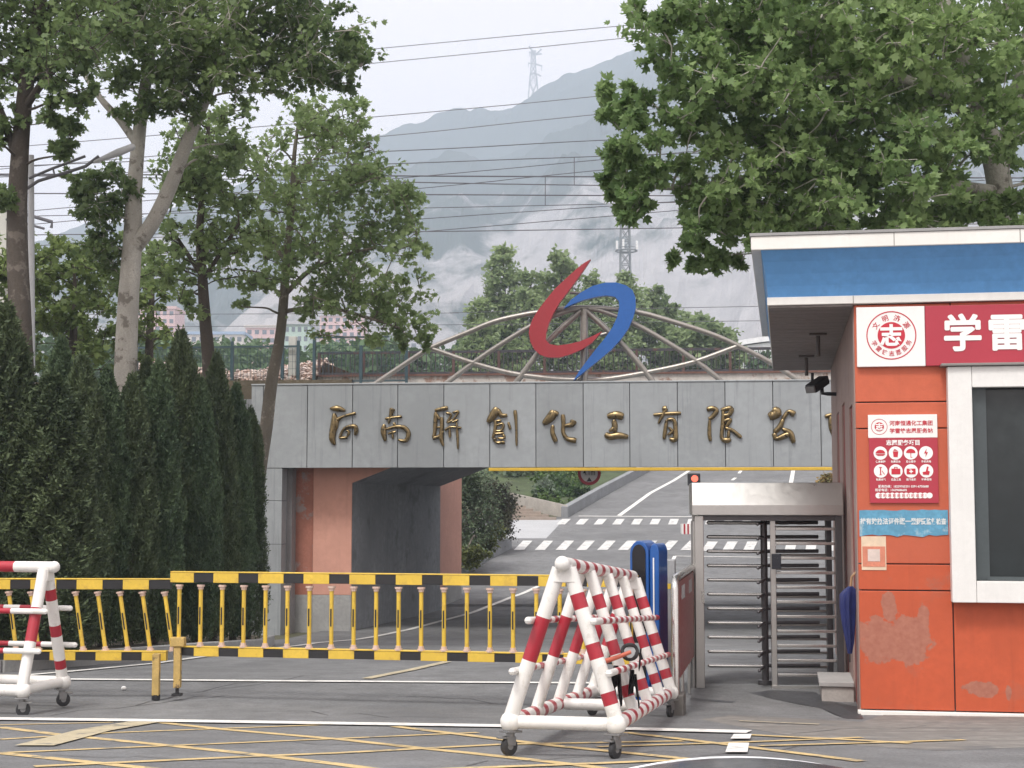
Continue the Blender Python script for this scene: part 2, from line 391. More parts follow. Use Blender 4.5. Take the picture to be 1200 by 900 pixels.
mb.hexa([wc + V((0, 0, -.3)), wa + V((0, 0, -1.2)), wa + V((0, .5, -1.2)), wc + V((0, .5, -.3)), wc + V((0, 0, .62)), V(at(598, 577, wc.y + 5)), V(at(598, 577, wc.y + 5)) + V((0, .5, 0)), wc + V((0, .5, .62))])
tag(mb.build('retaining_wall', stone, bevel=.03), 'pale stone retaining wall sloping down to the corner above the steps', 'wall')
mb = MB()
for k in range(6):
    a = at(603 + k * 1.2, 607 - k * 3.4, wc.y - 1.0 + k * .75); b = at(652 - k * 9, 607 - k * 3.4, wc.y - 1.0 + k * .75)
    mb.box(a.x - 1.2, b.x, a.y, a.y + .8, a.z - .5, a.z + .04)
tag(mb.build('garden_steps', M('brown_steps', (.3, .25, .21), .9, var=.2, scale=3), bevel=.01), 'brown stone steps climbing beside the pale retaining wall', 'steps')
# banks beyond the bridge
def bank(pts, name, mat, amp=.25, seed=1):
    """pts: rows of (x,y,z) -> lumpy slope"""
    rng = np.random.default_rng(seed); mb = MB(); n = len(pts[0]); S = 6
    rows = np.array(pts, float); R_, C_ = rows.shape[:2]
    ui, vi = np.linspace(0, R_ - 1, (R_ - 1) * S + 1), np.linspace(0, C_ - 1, (C_ - 1) * S + 1)
    for u in ui:
        a, fu = int(min(u, R_ - 2)), u - int(min(u, R_ - 2))
        for v in vi:
            b, fv = int(min(v, C_ - 2)), v - int(min(v, C_ - 2))
            p = rows[a, b] * (1 - fu) * (1 - fv) + rows[a + 1, b] * fu * (1 - fv) + rows[a, b + 1] * (1 - fu) * fv + rows[a + 1, b + 1] * fu * fv
            mb.v.append((p[0], p[1], p[2] + rng.normal(0, amp * .3)))
    m = len(vi)
    for i in range(len(ui) - 1):
        for j in range(m - 1): mb.f.append((i * m + j, i * m + j + 1, (i + 1) * m + j + 1, (i + 1) * m + j)); mb.m.append(0)
    tag(mb.build(name, mat, smooth=True), kind='structure')
grassy = M('bank_green', (.06, .085, .03), .95, var=.45, scale=.8, bump=.8, bscale=6)
c4 = gnd(600, 642)
bank([[(-30, 49, 0), (-12, 49, -.6), (-2.8, 49, -1.1)], [(-30, 56, .6), (-12, 56, .2), (lE(56) - .3, 56, zg(56) + .3)], [(-30, 63, 1.4), (-12, 63, .9), (lE(63) - .3, 63, zg(63) + .4)], [(-30, c4.y, 2), (-12, c4.y, 1), (c4.x - .4, c4.y, zg(c4.y) + .3)]], 'lower_bank', grassy)
bank([[(-40, wc.y + 5.4, 3), (-12, wc.y + 5.4, 1.9), (wa.x + 1, wc.y + 5.4, 1.7), (wc.x - .3, wc.y + .8, 1.2)], [(-40, 95, 8), (-10, 95, 4.6), (2, 95, 3.6), (l3(95) - .4, 95, zg(95) + .5)], [(-40, 118, 11), (-8, 118, 8), (4, 118, 7), (l3(118) - .4, 118, zg(118) + .6)], [(-40, 150, 13), (-8, 150, 10), (4, 150, 10), (l3(150) - .4, 150, 9)]], 'upper_bank', grassy, .5)
bank([[(24.5, 60, 0), (32, 60, 3), (60, 60, 5)], [(24.5, 80, 1.6), (32, 80, 5), (60, 80, 8)], [(23, 103, 4.2), (32, 103, 8), (60, 103, 11)], [(33, 150, 8), (40, 150, 11), (70, 150, 14)]], 'roadside_bank', grassy, .4)

# hills: skyline traced by bearing, built 2 km away
SKY = [(-900, 420), (-500, 380), (-200, 330), (0, 300), (200, 240), (380, 185), (430, 160), (470, 146), (505, 133), (545, 131), (590, 126), (620, 113), (650, 92), (700, 68), (745, 50), (800, 25), (900, -20), (1000, -10), (1100, 40), (1300, 120), (1500, 250), (2100, 380)]
rng = np.random.default_rng(5)
def vnoise(x, y, seed):
    def h(i, j): 
        v = np.sin(i * 127.1 + j * 311.7 + seed * 74.7) * 43758.5453; return v - np.floor(v)
    i, j = np.floor(x), np.floor(y); fx, fy = x - i, y - j; fx = fx * fx * (3 - 2 * fx); fy = fy * fy * (3 - 2 * fy)
    return (h(i, j) * (1 - fx) + h(i + 1, j) * fx) * (1 - fy) + (h(i, j + 1) * (1 - fx) + h(i + 1, j + 1) * fx) * fy - .5
pxs = np.arange(-900, 2101, 5.0); ds = np.concatenate([np.linspace(480, 1960, 75), [1985, 2000, 2015, 2050, 2120, 2300]])
mb = MB()
E = np.interp(pxs, [a for a, b in SKY], [b for a, b in SKY]); E = np.convolve(np.pad(E, 4, mode='edge'), np.ones(9) / 9, 'valid')
ridge = CH + (590 - E) * 2000 / 1800
for d in ds:
    X = (pxs - 600) / FPX * d; t = min(1, max(0, (d - 480) / 1520))
    base = 8.0; s = t ** 1.45
    Z = base + (ridge - base) * s
    nz = sum((.25 - np.abs(vnoise(X / k, np.full_like(X, d) / (k * 1.9), i))) * k * .8 for i, k in enumerate((230, 120, 60, 28, 14)))
    env = math.sin(math.pi * min(t, .96)) ** .7 if t < 1 else 0
    Z = Z + nz * env
    if d >= 1900: Z = Z + vnoise(X / 14, np.full_like(X, d) / 14, 9) * 6 + vnoise(X / 6, np.full_like(X, d), 3) * 3
    if d > 2000: Z = base + (ridge - base) * (1 - (d - 2000) / 400)
    if d == ds[0]: Z[:] = 5
    for x, z in zip(X, Z): mb.v.append((x, d, z))
n = len(pxs)
for j in range(len(ds) - 1):
    for i in range(n - 1): mb.f.append((j * n + i, j * n + i + 1, (j + 1) * n + i + 1, (j + 1) * n + i)); mb.m.append(0)
m, t_, b_ = nodes('hillside'); N = t_.nodes.new; L = t_.links.new
g = N('ShaderNodeNewGeometry'); sp = N('ShaderNodeSeparateXYZ'); L(g.outputs['Position'], sp.inputs[0])
def nzn(sc, det, rg=.6):
    q = N('ShaderNodeTexNoise'); q.inputs['Scale'].default_value = sc; q.inputs['Detail'].default_value = det; q.inputs['Roughness'].default_value = rg; L(g.outputs['Position'], q.inputs['Vector']); return q.outputs['Fac']
hgt = N('ShaderNodeMapRange'); hgt.inputs[1].default_value = 150; hgt.inputs[2].default_value = 400; hgt.inputs[3].default_value = .09; hgt.inputs[4].default_value = -.3; L(sp.outputs[2], hgt.inputs[0])
sm = N('ShaderNodeMath'); sm.operation = 'ADD'; L(nzn(.011, 10, .7), sm.inputs[0]); L(hgt.outputs[0], sm.inputs[1])
sx = N('ShaderNodeMapRange'); sx.inputs[1].default_value = -250; sx.inputs[2].default_value = 250; sx.inputs[3].default_value = -.03; sx.inputs[4].default_value = .09; L(sp.outputs[0], sx.inputs[0])
sm2 = N('ShaderNodeMath'); sm2.operation = 'ADD'; L(sm.outputs[0], sm2.inputs[0]); L(sx.outputs[0], sm2.inputs[1])
mr = N('ShaderNodeMapRange'); mr.inputs[1].default_value = .49; mr.inputs[2].default_value = .6; L(sm2.outputs[0], mr.inputs[0])
gr = N('ShaderNodeMix'); gr.data_type = 'RGBA'; L(nzn(.03, 6), gr.inputs[0]); gr.inputs[6].default_value = (.02, .035, .03, 1); gr.inputs[7].default_value = (.06, .08, .065, 1)
rk = N('ShaderNodeMix'); rk.data_type = 'RGBA'; L(nzn(.035, 10, .78), rk.inputs[0]); rk.inputs[6].default_value = (.1, .1, .1, 1); rk.inputs[7].default_value = (.56, .53, .52, 1)
xx = N('ShaderNodeMix'); xx.data_type = 'RGBA'; L(mr.outputs[0], xx.inputs[0]); L(gr.outputs[2], xx.inputs[6]); L(rk.outputs[2], xx.inputs[7]); L(xx.outputs[2], b_.inputs['Base Color']); b_.inputs['Roughness'].default_value = 1; b_.inputs['Specular IOR Level'].default_value = 0
tag(mb.build('hills', m, smooth=False), kind='structure')

# ================================================================== RAILWAY BRIDGE AND SIGN FASCIA
BF = Frame(at(640, 590, 38), 6.2)                # front face of the cladding
_, ZB = BF.sz(640, 547.5); _, ZT = BF.sz(640, 449)
alu = M('clad_aluminium', (.35, .375, .39), .5, metal=.15, var=.14, scale=.6, streak=.7, objvar=.16)
alu_dark = M('clad_aluminium_shaded', (.25, .235, .235), .6, var=.2, scale=1, streak=.7)  # streaked like the front, darker: the side reveal's shade put into the colour
seam = M('seam_dark', (.05, .05, .055), .8)
pink = M('pink_render', (.6, .31, .235), .8, var=.1, scale=.9, streak=.25, bump=.15, bscale=50)
pink_shaded_worn = M('pink_render_shaded_worn', (.4, .16, .11), .8, var=.2, scale=2, stain=(.3, .3, .29), stain_amt=.7, stain_scale=1.8, streak=.4)  # stained pink, darker than the front: the recess shade is put into the colour
wallgrey = M('tunnel_concrete', (.23, .24, .255), .8, var=.22, scale=.7, streak=.7, stain=(.1, .1, .105), stain_amt=.5, stain_scale=.8)
rootP = empty('portal_sign', BF.p(0, 0, zg(38)), 'long grey panelled fascia with gold calligraphy spanning the underpass', 'sign')
s0 = BF.sz(294, 500)[0]; seams = [308, 360, 413, 466, 520, 574, 628, 683.5, 738, 794, 850, 906, 962, 1018]
sb = [s0] + [BF.sz(x, 500)[0] for x in seams] + [BF.sz(1075, 500)[0], BF.sz(1130, 500)[0], BF.sz(1186, 500)[0]]
for i in range(len(sb) - 1):
    MB().fbox(BF, sb[i] + .009, sb[i + 1] - .009, 0, .06, ZB, ZT).build('fascia_panel', alu, rootP, bevel=.006)
mb = MB(); mb.fbox(BF, sb[0] + .02, sb[-1] - .02, .035, .75, ZB + .02, ZT - .02); mb.build('backing_frame', seam, rootP)
mb = MB(); mb.fbox(BF, sb[0], sb[-1], -.02, .78, ZT + .002, ZT + .04); mb.build('coping', alu, rootP, bevel=.008)
# left clad pier
pA, pB, pC = BF.sz(309, 600)[0], BF.sz(330, 600)[0], BF.sz(351, 600, 1.2)[0]
zb0 = zg(38) - .3
cuts = [zb0, BF.sz(330, 638)[1], BF.sz(330, 587)[1], ZB - .012]
pr = None
for i in range(3):
    MB().fbox(BF, pA - .35, pB, .01, .9, cuts[i] + .008, cuts[i + 1] - .004).build('pier_panel', alu, rootP, bevel=.006)
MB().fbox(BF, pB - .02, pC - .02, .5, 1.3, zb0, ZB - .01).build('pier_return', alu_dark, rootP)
MB().fbox(BF, pA - .3, pB - .04, .1, .8, zb0, ZB).build('pier_core', seam, rootP)
# calligraphy, stroke by stroke in photo pixels: (x, y, width)
A_, B_, C_ = (370, 465, 6.667), (550, 465, 6.0), (750, 465, 4.8)
CAL = [(A_, [[(112, 92, 14), (170, 92, 36), (232, 108, 16)], [(145, 130, 22), (150, 200, 46), (135, 270, 40), (130, 330, 36), (152, 375, 16)], [(165, 185, 30), (200, 160, 16), (260, 140, 16), (315, 128, 20)], [(185, 322, 14), (225, 250, 18), (300, 230, 26), (318, 260, 26), (308, 300, 18)], [(185, 322, 14), (250, 318, 18)], [(240, 262, 12), (262, 275, 16), (250, 310, 16)]]),
 (A_, [[(600, 90, 36), (590, 130, 24), (570, 210, 14)], [(545, 172, 18), (610, 160, 14), (675, 155, 18)], [(537, 215, 20), (530, 270, 34), (545, 345, 20)], [(545, 255, 14), (620, 235, 20), (690, 240, 26), (725, 280, 26), (715, 330, 26), (690, 345, 20), (645, 335, 14)], [(610, 205, 24), (630, 235, 14)], [(565, 290, 12), (630, 270, 14)], [(600, 265, 12), (604, 330, 14)]]),
 (A_, [[(930, 108, 18), (1000, 92, 26), (1035, 85, 18)], [(940, 120, 22), (935, 200, 24), (930, 280, 20), (920, 320, 22)], [(950, 140, 16), (965, 180, 22)], [(985, 160, 20), (985, 250, 22), (980, 320, 26), (998, 385, 14)], [(915, 325, 24), (960, 310, 18), (1000, 270, 14)], [(945, 240, 10), (985, 235, 10)], [(1020, 125, 16), (1060, 140, 14), (1030, 200, 14), (1075, 180, 14)], [(1070, 125, 14), (1115, 115, 14), (1095, 155, 14), (1070, 195, 16), (1115, 180, 14)], [(1010, 260, 16), (1060, 235, 14), (1140, 245, 18)], [(1045, 225, 12), (1050, 320, 18)], [(1100, 200, 14), (1108, 300, 16), (1113, 410, 12)]]),
 (B_, [[(195, 75, 30), (175, 120, 44), (130, 180, 26)], [(200, 90, 26), (225, 130, 24), (268, 130, 18)], [(170, 175, 12), (225, 165, 16)], [(180, 205, 12), (235, 190, 16), (228, 235, 16), (180, 240, 12)], [(185, 170, 16), (180, 240, 18), (165, 295, 16)], [(170, 260, 14), (245, 255, 14)], [(180, 290, 26), (190, 320, 14), (250, 320, 22)], [(240, 265, 18), (245, 290, 14), (200, 290, 12)], [(275, 180, 16), (290, 230, 16)], [(322, 95, 22), (330, 200, 14), (333, 345, 12)]]),
 (B_, [[(590, 95, 30), (575, 140, 46), (520, 192, 26)], [(590, 110, 30), (625, 125, 26)], [(588, 200, 18), (585, 250, 24), (610, 318, 26)], [(657, 125, 24), (662, 190, 22), (660, 250, 20), (690, 295, 24), (752, 308, 30)], [(735, 165, 34), (720, 195, 28), (665, 205, 14)]]),
 (B_, [[(970, 138, 26), (1030, 128, 40), (1085, 140, 36)], [(1015, 160, 20), (1022, 200, 30), (1025, 250, 22)], [(1020, 215, 20), (985, 245, 18)], [(955, 262, 28), (990, 280, 34), (1050, 272, 34), (1118, 282, 24)]]),
 (C_, [[(125, 65, 18), (150, 68, 26)], [(75, 102, 14), (150, 95, 14), (230, 92, 16)], [(150, 65, 16), (130, 100, 16), (103, 150, 10)], [(150, 130, 14), (140, 200, 16), (135, 240, 14)], [(150, 130, 14), (190, 130, 16), (200, 190, 18), (195, 240, 22), (165, 235, 12)], [(160, 170, 8), (180, 195, 14), (155, 215, 8)]]),
 (C_, [[(375, 72, 20), (410, 65, 20), (430, 80, 20), (405, 115, 18), (385, 125, 14)], [(392, 130, 12), (390, 200, 16), (396, 250, 14)], [(455, 75, 16), (510, 65, 22), (500, 100, 20), (460, 105, 12)], [(468, 75, 14), (465, 150, 16), (460, 230, 16), (490, 245, 24), (510, 235, 14)], [(465, 140, 14), (505, 130, 20), (480, 175, 12)], [(480, 175, 14), (520, 190, 16), (570, 230, 16)], [(500, 190, 12), (495, 240, 14)]]),
 (C_, [[(745, 70, 30), (770, 90, 40), (725, 115, 34)], [(870, 100, 30), (835, 85, 18), (800, 130, 18)], [(805, 125, 16), (785, 170, 22), (755, 200, 18)], [(755, 205, 22), (765, 235, 18), (810, 220, 24), (845, 205, 18)], [(800, 180, 14), (845, 205, 24), (865, 260, 18)]]),
 (C_, [[(1040, 112, 18), (1080, 100, 14), (1150, 92, 16), (1160, 130, 16), (1150, 240, 18), (1130, 235, 12)], [(1070, 110, 16), (1075, 170, 20), (1095, 220, 20)], [(1085, 130, 10), (1130, 125, 12)], [(1095, 160, 12), (1135, 155, 14), (1130, 200, 14), (1095, 205, 12)]])]
gold = M('gilt_metal', (.27, .2, .1), .34, metal=.9, var=.4, scale=9, stain=(.035, .03, .022), stain_amt=.85, stain_scale=10)
def smooth_poly(P, n=5):
    if len(P) < 3: return [tuple(np.array(P[0]) * (1 - t) + np.array(P[1]) * t) for t in np.linspace(0, 1, n + 1)]
    Q = [np.array(p, float) for p in P]; Q = [2 * Q[0] - Q[1]] + Q + [2 * Q[-1] - Q[-2]]; out = []
    for i in range(1, len(Q) - 2):
        for t in np.linspace(0, 1, n, endpoint=False):
            a, b, c, d = Q[i - 1:i + 3]; out.append(.5 * ((2 * b) + (c - a) * t + (2 * a - 5 * b + 4 * c - d) * t * t + (3 * b - a - 3 * c + d) * t ** 3))
    out.append(Q[-2]); return [tuple(p) for p in out]
for (ox, oy, sc), strokes in CAL:
    mb = MB()
    for si, st in enumerate(strokes):
        P = smooth_poly(st); pts, ws = [], []
        for x, y, wd in P:
            s_, z_ = BF.sz(ox + x / sc, oy + y / sc); pts.append((s_, z_)); ws.append(max(.045, wd / sc * 38 / 1800 * 1.42) / 2)
        k = len(pts); b0 = len(mb.v); nn = 7
        for i in range(k):
            a = np.array(pts[max(0, i - 1)]); b = np.array(pts[min(k - 1, i + 1)]); t = (b - a) / (np.linalg.norm(b - a) + 1e-9); nrm = np.array((-t[1], t[0]))
            e = .72 if i in (0, k - 1) else 1
            for j in range(nn):
                q = math.pi * j / (nn - 1); o = nrm * math.cos(q) * ws[i] * e; h = math.sin(q) * (.035 + ws[i] * .55) * e
                mb.v.append(tuple(BF.p(pts[i][0] + o[0], -.012 - h - .002 * si, pts[i][1] + o[1])))
        for i in range(k - 1):
            for j in range(nn - 1): mb.f.append((b0 + i * nn + j, b0 + (i + 1) * nn + j, b0 + (i + 1) * nn + j + 1, b0 + i * nn + j + 1)); mb.m.append(0)
        mb.f.append(tuple(b0 + j for j in range(nn))); mb.m.append(0); mb.f.append(tuple(b0 + (k - 1) * nn + j for j in range(nn))[::-1]); mb.m.append(0)
    mb.build('calligraphy_character', gold, rootP, smooth=True)

# the concrete bridge itself (a skewed box)
A0 = at(413, 590, 39.5); A1 = at(516, 590, 47.0)
PV = Vector((A1.x - A0.x, A1.y - A0.y, 0))
rootB = empty('railway_bridge', (A0.x, A0.y, zg(39.5)), 'concrete railway bridge with pink abutments over the road', 'bridge')
zw = at(413, 566, 39.5).z; slope = math.tan(R(21))
U2 = BF.U
def cs(s, z): return A0 * 1 + U2 * s + Vector((0, 0, z - A0.z))
hx = (3.15 - zw) / slope
deck = [cs(-9, zw), cs(0, zw), cs(hx, 3.15), cs(14.5 - hx, 3.15), cs(14.5, zw), cs(26, zw), cs(26, 4.55), cs(-9, 4.55)]
MB().prism(deck, PV).build('deck', wallgrey, rootB)
# left abutment
zl = zg(40) - .4
mb = MB(); mb.prism([cs(-9, zl), cs(-.0, zl), cs(-.0, zw - .003), cs(-9, zw - .003)], PV); mb.build('abutment', wallgrey, rootB)
mb = MB(); mb.prism([cs(14.5, zl), cs(26, zl), cs(26, zw - .003), cs(14.5, zw - .003)], PV); mb.build('abutment', wallgrey, rootB)
PF = Frame((A0 - Vector((0, .06, 0))).to_2d().to_3d(), 6.2)
sl, _ = PF.sz(367, 600, -.05); zp = PF.sz(380, 697)[1]
tri = [PF.p(0, -.05, zw), PF.p(hx * .72, -.05, zw + slope * hx * .72), PF.p(0, -.05, zw + slope * hx * .72)]
MB().fbox(PF, sl, 0, -.05, .0, zp, zw + .5).build('pink_pilaster', pink, rootB, bevel=.01)
MB().prism(tri, PF.V * .04).build('pink_haunch', pink, rootB)
MB().fbox(PF, sl, 0, -.045, .0, zl, zp - .003).build('pilaster_base', concrete, rootB, bevel=.01)
MB().fbox(PF, sl - .5, sl - .012, -.0, .3, zp, zw + .5).build('pink_return', pink_shaded_worn, rootB)
MB().fbox(PF, sl - .5, sl - .012, -.0, .3, zl, zp - .003).build('return_base', concrete, rootB)
RF = Frame(A1.to_2d().to_3d(), 6.2); sr = RF.sz(540, 600)[0]; zr = RF.sz(525, 690)[1]
def splay(z0, z1, e):
    a = at(514.5, 600, 47.6 + e); b = at(541, 600, 50.6 + e); n_ = Vector((-.8, .6, 0)) * .8
    P_ = [V((a.x, a.y, z0)), V((b.x, b.y, z0)), V((b.x, b.y, z0)) + n_, V((a.x, a.y, z0)) + n_]
    return MB().prism(P_, (0, 0, z1 - z0))
splay(zr, zw + .9, 0).build('pink_pilaster', pink, rootB, bevel=.01)
splay(zl, zr - .003, .004).build('pilaster_base', concrete, rootB)
# small white plate on the inner wall near the far end
q = A0 + PV * .86
MB().prism([q + V((.015, 0, .98 + .0)), q + V((.015, 0, .98)) + PV * .05, q + V((.015, 0, 1.75)) + PV * .05, q + V((.015, 0, 1.75))], (.02, 0, 0)).build('wall_plate', M('pale_plate', (.5, .52, .53), .5), rootB)
# rust-stained parapet above the cladding
rust = M('rusty_parapet', (.5, .47, .43), .85, var=.2, scale=2, stain=(.2, .09, .05), stain_amt=.75, stain_scale=1.6, streak=.6)
TF = Frame(at(640, 590, 41), 6.2)
t0, t1 = TF.sz(372, 430)[0], TF.sz(1000, 430)[0] + 3
zt0, zt1 = 5.1, TF.sz(640, 438.5)[1]
MB().fbox(TF, t0, t1, 0, .35, zt0 - 1, zt1).build('parapet', rust, rootB, bevel=.01)
MB().fbox(TF, t0, t1, -.06, -.02, zt1 - .02, zt1 + .03).build('parapet_edge', M('rust_edge', (.16, .08, .06), .8, var=.3, scale=3), rootB)
# embankment left and right of the bridge
mb = MB(); zE = TF.sz(640, 440)[1]
for (xa, xb) in ((-90, cs(-.2, 0).x), (cs(15, 0).x, 90)):
    ya = TF.p(0, 0, 0).y; 
    f = lambda x: ya - (x - TF.o.x) * math.tan(R(6.2))
    nseg = 12
    for k in range(nseg):
        x0, x1 = xa + (xb - xa) * k / nseg, xa + (xb - xa) * (k + 1) / nseg
        prof = [(-.55, -1.6), (-.5, zE - .1), (7.5, zE - .1), (12, .5)]
        L0 = len(mb.v)
        for x in (x0, x1):
            for d, z in prof: mb.v.append((x, f(x) + d, z))
        for i in range(3): mb.f.append((L0 + i, L0 + 4 + i, L0 + 5 + i, L0 + i + 1)); mb.m.append(0)
tag(mb.build('railway_embankment', soil), kind='structure')
# ballast: loose stones over the track bed
rng = np.random.default_rng(11); mb = MB()
ft = lambda s, d, z: TF.p(s, d, z)
sL = TF.sz(150, 430)[0]; sR = TF.sz(1000, 430)[0] + 3
for k in range(int(5200)):
    s_ = rng.uniform(sL, sR); d = abs(rng.normal(0, 1.1)); left = s_ < t0
    if left: d -= .35; zz = zE - .08 + .95 * min(1, max(0, (d + .35) / 1.1)) * (.55 + .2 * math.sin(s_ * .9))
    else:
        d = rng.uniform(.36, .9); zz = zt1 - .1 + .12 * min(1, (d - .3) / .3)
    c = TF.p(s_, d + .02, zz + rng.uniform(-.05, .05)); r = rng.uniform(.05, .1)
    vs = [c + V(rng.normal(0, 1, 3)).normalized() * r * rng.uniform(.7, 1.1) for _ in range(6)]
    o_ = [c + V((r, 0, 0)), c + V((-r, 0, 0)), c + V((0, r, 0)), c + V((0, -r, 0)), c + V((0, 0, r * .8)), c + V((0, 0, -r * .8))]
    vs = [a.lerp(b, .3) for a, b in zip(o_, vs)]
    mb.add(vs, [(0, 2, 4), (2, 1, 4), (1, 3, 4), (3, 0, 4), (2, 0, 5), (1, 2, 5), (3, 1, 5), (0, 3, 5)])
tag(mb.build('ballast', island('ballast_stone', [(.3, .2, .16), (.5, .38, .32), (.62, .52, .47), (.4, .33, .3), (.7, .62, .58)])), kind='stuff')
mb = MB()
for k in range(80):   # the heap the stones lie on
    a, b = sL + (t0 - sL) * k / 80, sL + (t0 - sL) * (k + 1) / 80
    hh = lambda s_: zE - .12 + .95 * (.55 + .2 * math.sin(s_ * .9)) * .96
    mb.add([ft(a, -.4, zE - .15), ft(b, -.4, zE - .15), ft(b, .75, hh(b)), ft(a, .75, hh(a)), ft(b, 6, hh(b)), ft(a, 6, hh(a))], [(0, 1, 2, 3), (3, 2, 4, 5)])
mb.add([ft(t0, .36, zt1 - .14), ft(t1, .36, zt1 - .14), ft(t1, 6, zt1 - .05), ft(t0, 6, zt1 - .05)], [(0, 1, 2, 3)])
tag(mb.build('track_bed', M('ballast_bed', (.3, .24, .2), .95, var=.4, scale=8)), kind='structure')

# railing along the bridge
steel_dark = M('railing_dark', (.045, .045, .055), .5, var=.2, scale=6, stain=(.14, .07, .05), stain_amt=.6, stain_scale=5)
rl = empty('bridge_railing', TF.p(0, 0, zt1), 'dark metal railing with thin balusters along the railway bridge', 'railing')
zr1, zr0 = TF.sz(640, 410.5, .2)[1], TF.sz(640, 436, .2)[1]
MB().fbox(TF, t0, t1, .17, .23, zr1 - .05, zr1 + .02).build('top_rail', steel_dark, rl)
MB().fbox(TF, t0, t1, .18, .22, zr0 - .03, zr0 + .03).build('bottom_rail', steel_dark, rl)
npst = 14; brown = M('post_brown', (.09, .05, .045), .7, var=.2, scale=5)
for k in range(npst + 1):
    s_ = t0 + (t1 - t0) * k / npst
    MB().fbox(TF, s_ - .035, s_ + .035, .16, .24, zt1, zr1 - .01).build('post', brown, rl)
    if k < npst:
        mb = MB(); b1 = t0 + (t1 - t0) * (k + 1) / npst
        for j in range(1, 10):
            q = s_ + (b1 - s_) * j / 10; mb.fbox(TF, q - .011, q + .011, .19, .212, zr0, zr1 - .03)
        mb.build('baluster_panel', steel_dark, rl)
# mesh fence on the left
teal = M('fence_teal', (.035, .07, .085), .5, var=.2, scale=4)
fl = empty('mesh_fence', TF.p(TF.sz(280, 440)[0], -.3, zE), 'teal framed wire mesh fence on the railway bank behind the cypresses', 'fence')
def mesh_wire(mb, a, b, z0, z1, d, step=.09):
    k = int((b - a) / step)
    for j in range(k + 1): q = a + (b - a) * j / max(1, k); mb.fbox(TF, q - .004, q + .004, d, d + .008, z0, z1)
    k = int((z1 - z0) / .18)
    for j in range(k + 1): z = z0 + (z1 - z0) * j / k; mb.fbox(TF, a, b, d + .009, d + .016, z - .004, z + .004)
fp = [TF.sz(x, 430, -.3)[0] for x in (160, 205, 221, 272, 331, 349.5)]
zf0, zf1 = TF.sz(280, 449, -.3)[1], TF.sz(280, 406.5, -.3)[1]
for s_ in fp: MB().fbox(TF, s_ - .035, s_ + .035, -.34, -.26, zf0 - .3, zf1 + .15).build('post', teal, fl)
MB().fbox(TF, fp[0], fp[-1], -.33, -.27, zf1 - .022, zf1 + .022).build('top_rail', teal, fl)
for a, b in zip(fp, fp[1:]):
    mb = MB(); mesh_wire(mb, a + .05, b - .05, zf0, zf1 - .04, -.305); mb.build('mesh_panel', teal, fl)
f2 = empty('mesh_fence', TF.p(TF.sz(450, 440)[0], -.3, zE), 'taller teal mesh gate panel on the bridge end beside the arch', 'fence')
gp = [TF.sz(x, 430, -.3)[0] for x in (368, 423, 476.5)]; zf2 = TF.sz(420, 395, -.3)[1]
for s_ in gp: MB().fbox(TF, s_ - .035, s_ + .035, -.34, -.26, zf0 - .05, (zf2 if s_ == gp[0] else zf1 + .0)).build('post', teal, f2)
MB().fbox(TF, gp[0], TF.sz(456, 395, -.3)[0], -.33, -.27, zf2 - .022, zf2 + .022).build('top_rail', teal, f2)
MB().fbox(TF, gp[0], gp[-1], -.33, -.27, zf0 + .01, zf0 + .05).build('bottom_rail', teal, f2)
for a, b in zip(gp, gp[1:]):
    mb = MB(); mesh_wire(mb, a + .05, b - .05, zf0 + .07, zf2 - .04 if a == gp[0] else zf1, -.305); mb.build('mesh_panel', teal, f2)
MB_ = MB(); q = TF.sz(342, 430, -.2)[0]; MB_.fbox(TF, q - .1, q + .1, -.2, .0, zE - .3, TF.sz(342, 395)[1]); tag(MB_.build('marker_post', M('pale_concrete', (.5, .5, .46), .8), bevel=.01), 'pale concrete post behind the mesh fence', 'post')
MB_ = MB(); q = TF.sz(212, 430, .3)[0]; MB_.fbox(TF, q - .17, q + .17, .1, .4, zE - .3, TF.sz(212, 409)[1]); tag(MB_.build('marker_post', MATS['pale_concrete'], bevel=.02), 'short stout concrete post on the bank above the cypresses', 'post')

# steel arch with the two swooshes
AF = Frame(BF.p(0, .35, 0), 6.2)
tubem = M('arch_tube', (.3, .28, .255), .36, metal=.6, var=.2, scale=3, stain=(.16, .12, .1), stain_amt=.4, stain_scale=3)
ra = empty('steel_arch', AF.p(AF.sz(684, 449)[0], 0, ZT), 'curved steel tube truss standing on the fascia above the gold lettering', 'arch')
def arc(name, pts, r=.064):
    P = [AF.p(*(lambda q: (q[0], 0, q[1]))(AF.sz(x, y))) for x, y, _ in smooth_poly([(a, b, 0) for a, b in pts], 4)]
    MB().tube(P, r, 12).build(name, tubem, ra, smooth=True)
arc('upper_arch', [(435, 453), (487, 418.3), (507, 406.7), (547, 390), (580, 376.7), (613, 369), (632, 366), (660, 362), (684, 360.5), (713, 361.8), (751, 366.5), (790, 377.5), (832, 391), (863.5, 404.5), (904, 425.5), (945, 452)])
arc('inner_arch', [(518, 453), (553, 426.7), (580, 408), (623, 381.7), (662, 365.5), (680, 362)])
arc('inner_arch', [(690, 362), (706, 364.6), (742, 379), (775, 397), (817, 424), (852, 452)])
arc('lower_arch', [(507, 409), (553, 425), (597, 437), (640, 443), (676, 445.2), (713, 444), (766, 435), (814, 424), (863.5, 406)])
arc('diagonal_strut', [(681, 364), (641.5, 401), (602, 452)], .075); arc('diagonal_strut', [(687, 364), (713, 388), (740, 415.6), (769, 452)], .075)
arc('center_post', [(684.5, 362), (684.5, 405), (684.5, 452)], .1)
arc('bracket', [(668, 343.5), (676, 343.5), (684, 343.5)], .035); arc('bracket', [(703, 393), (710, 391), (716, 389)], .05)
O4 = (600, 290, 5.294)
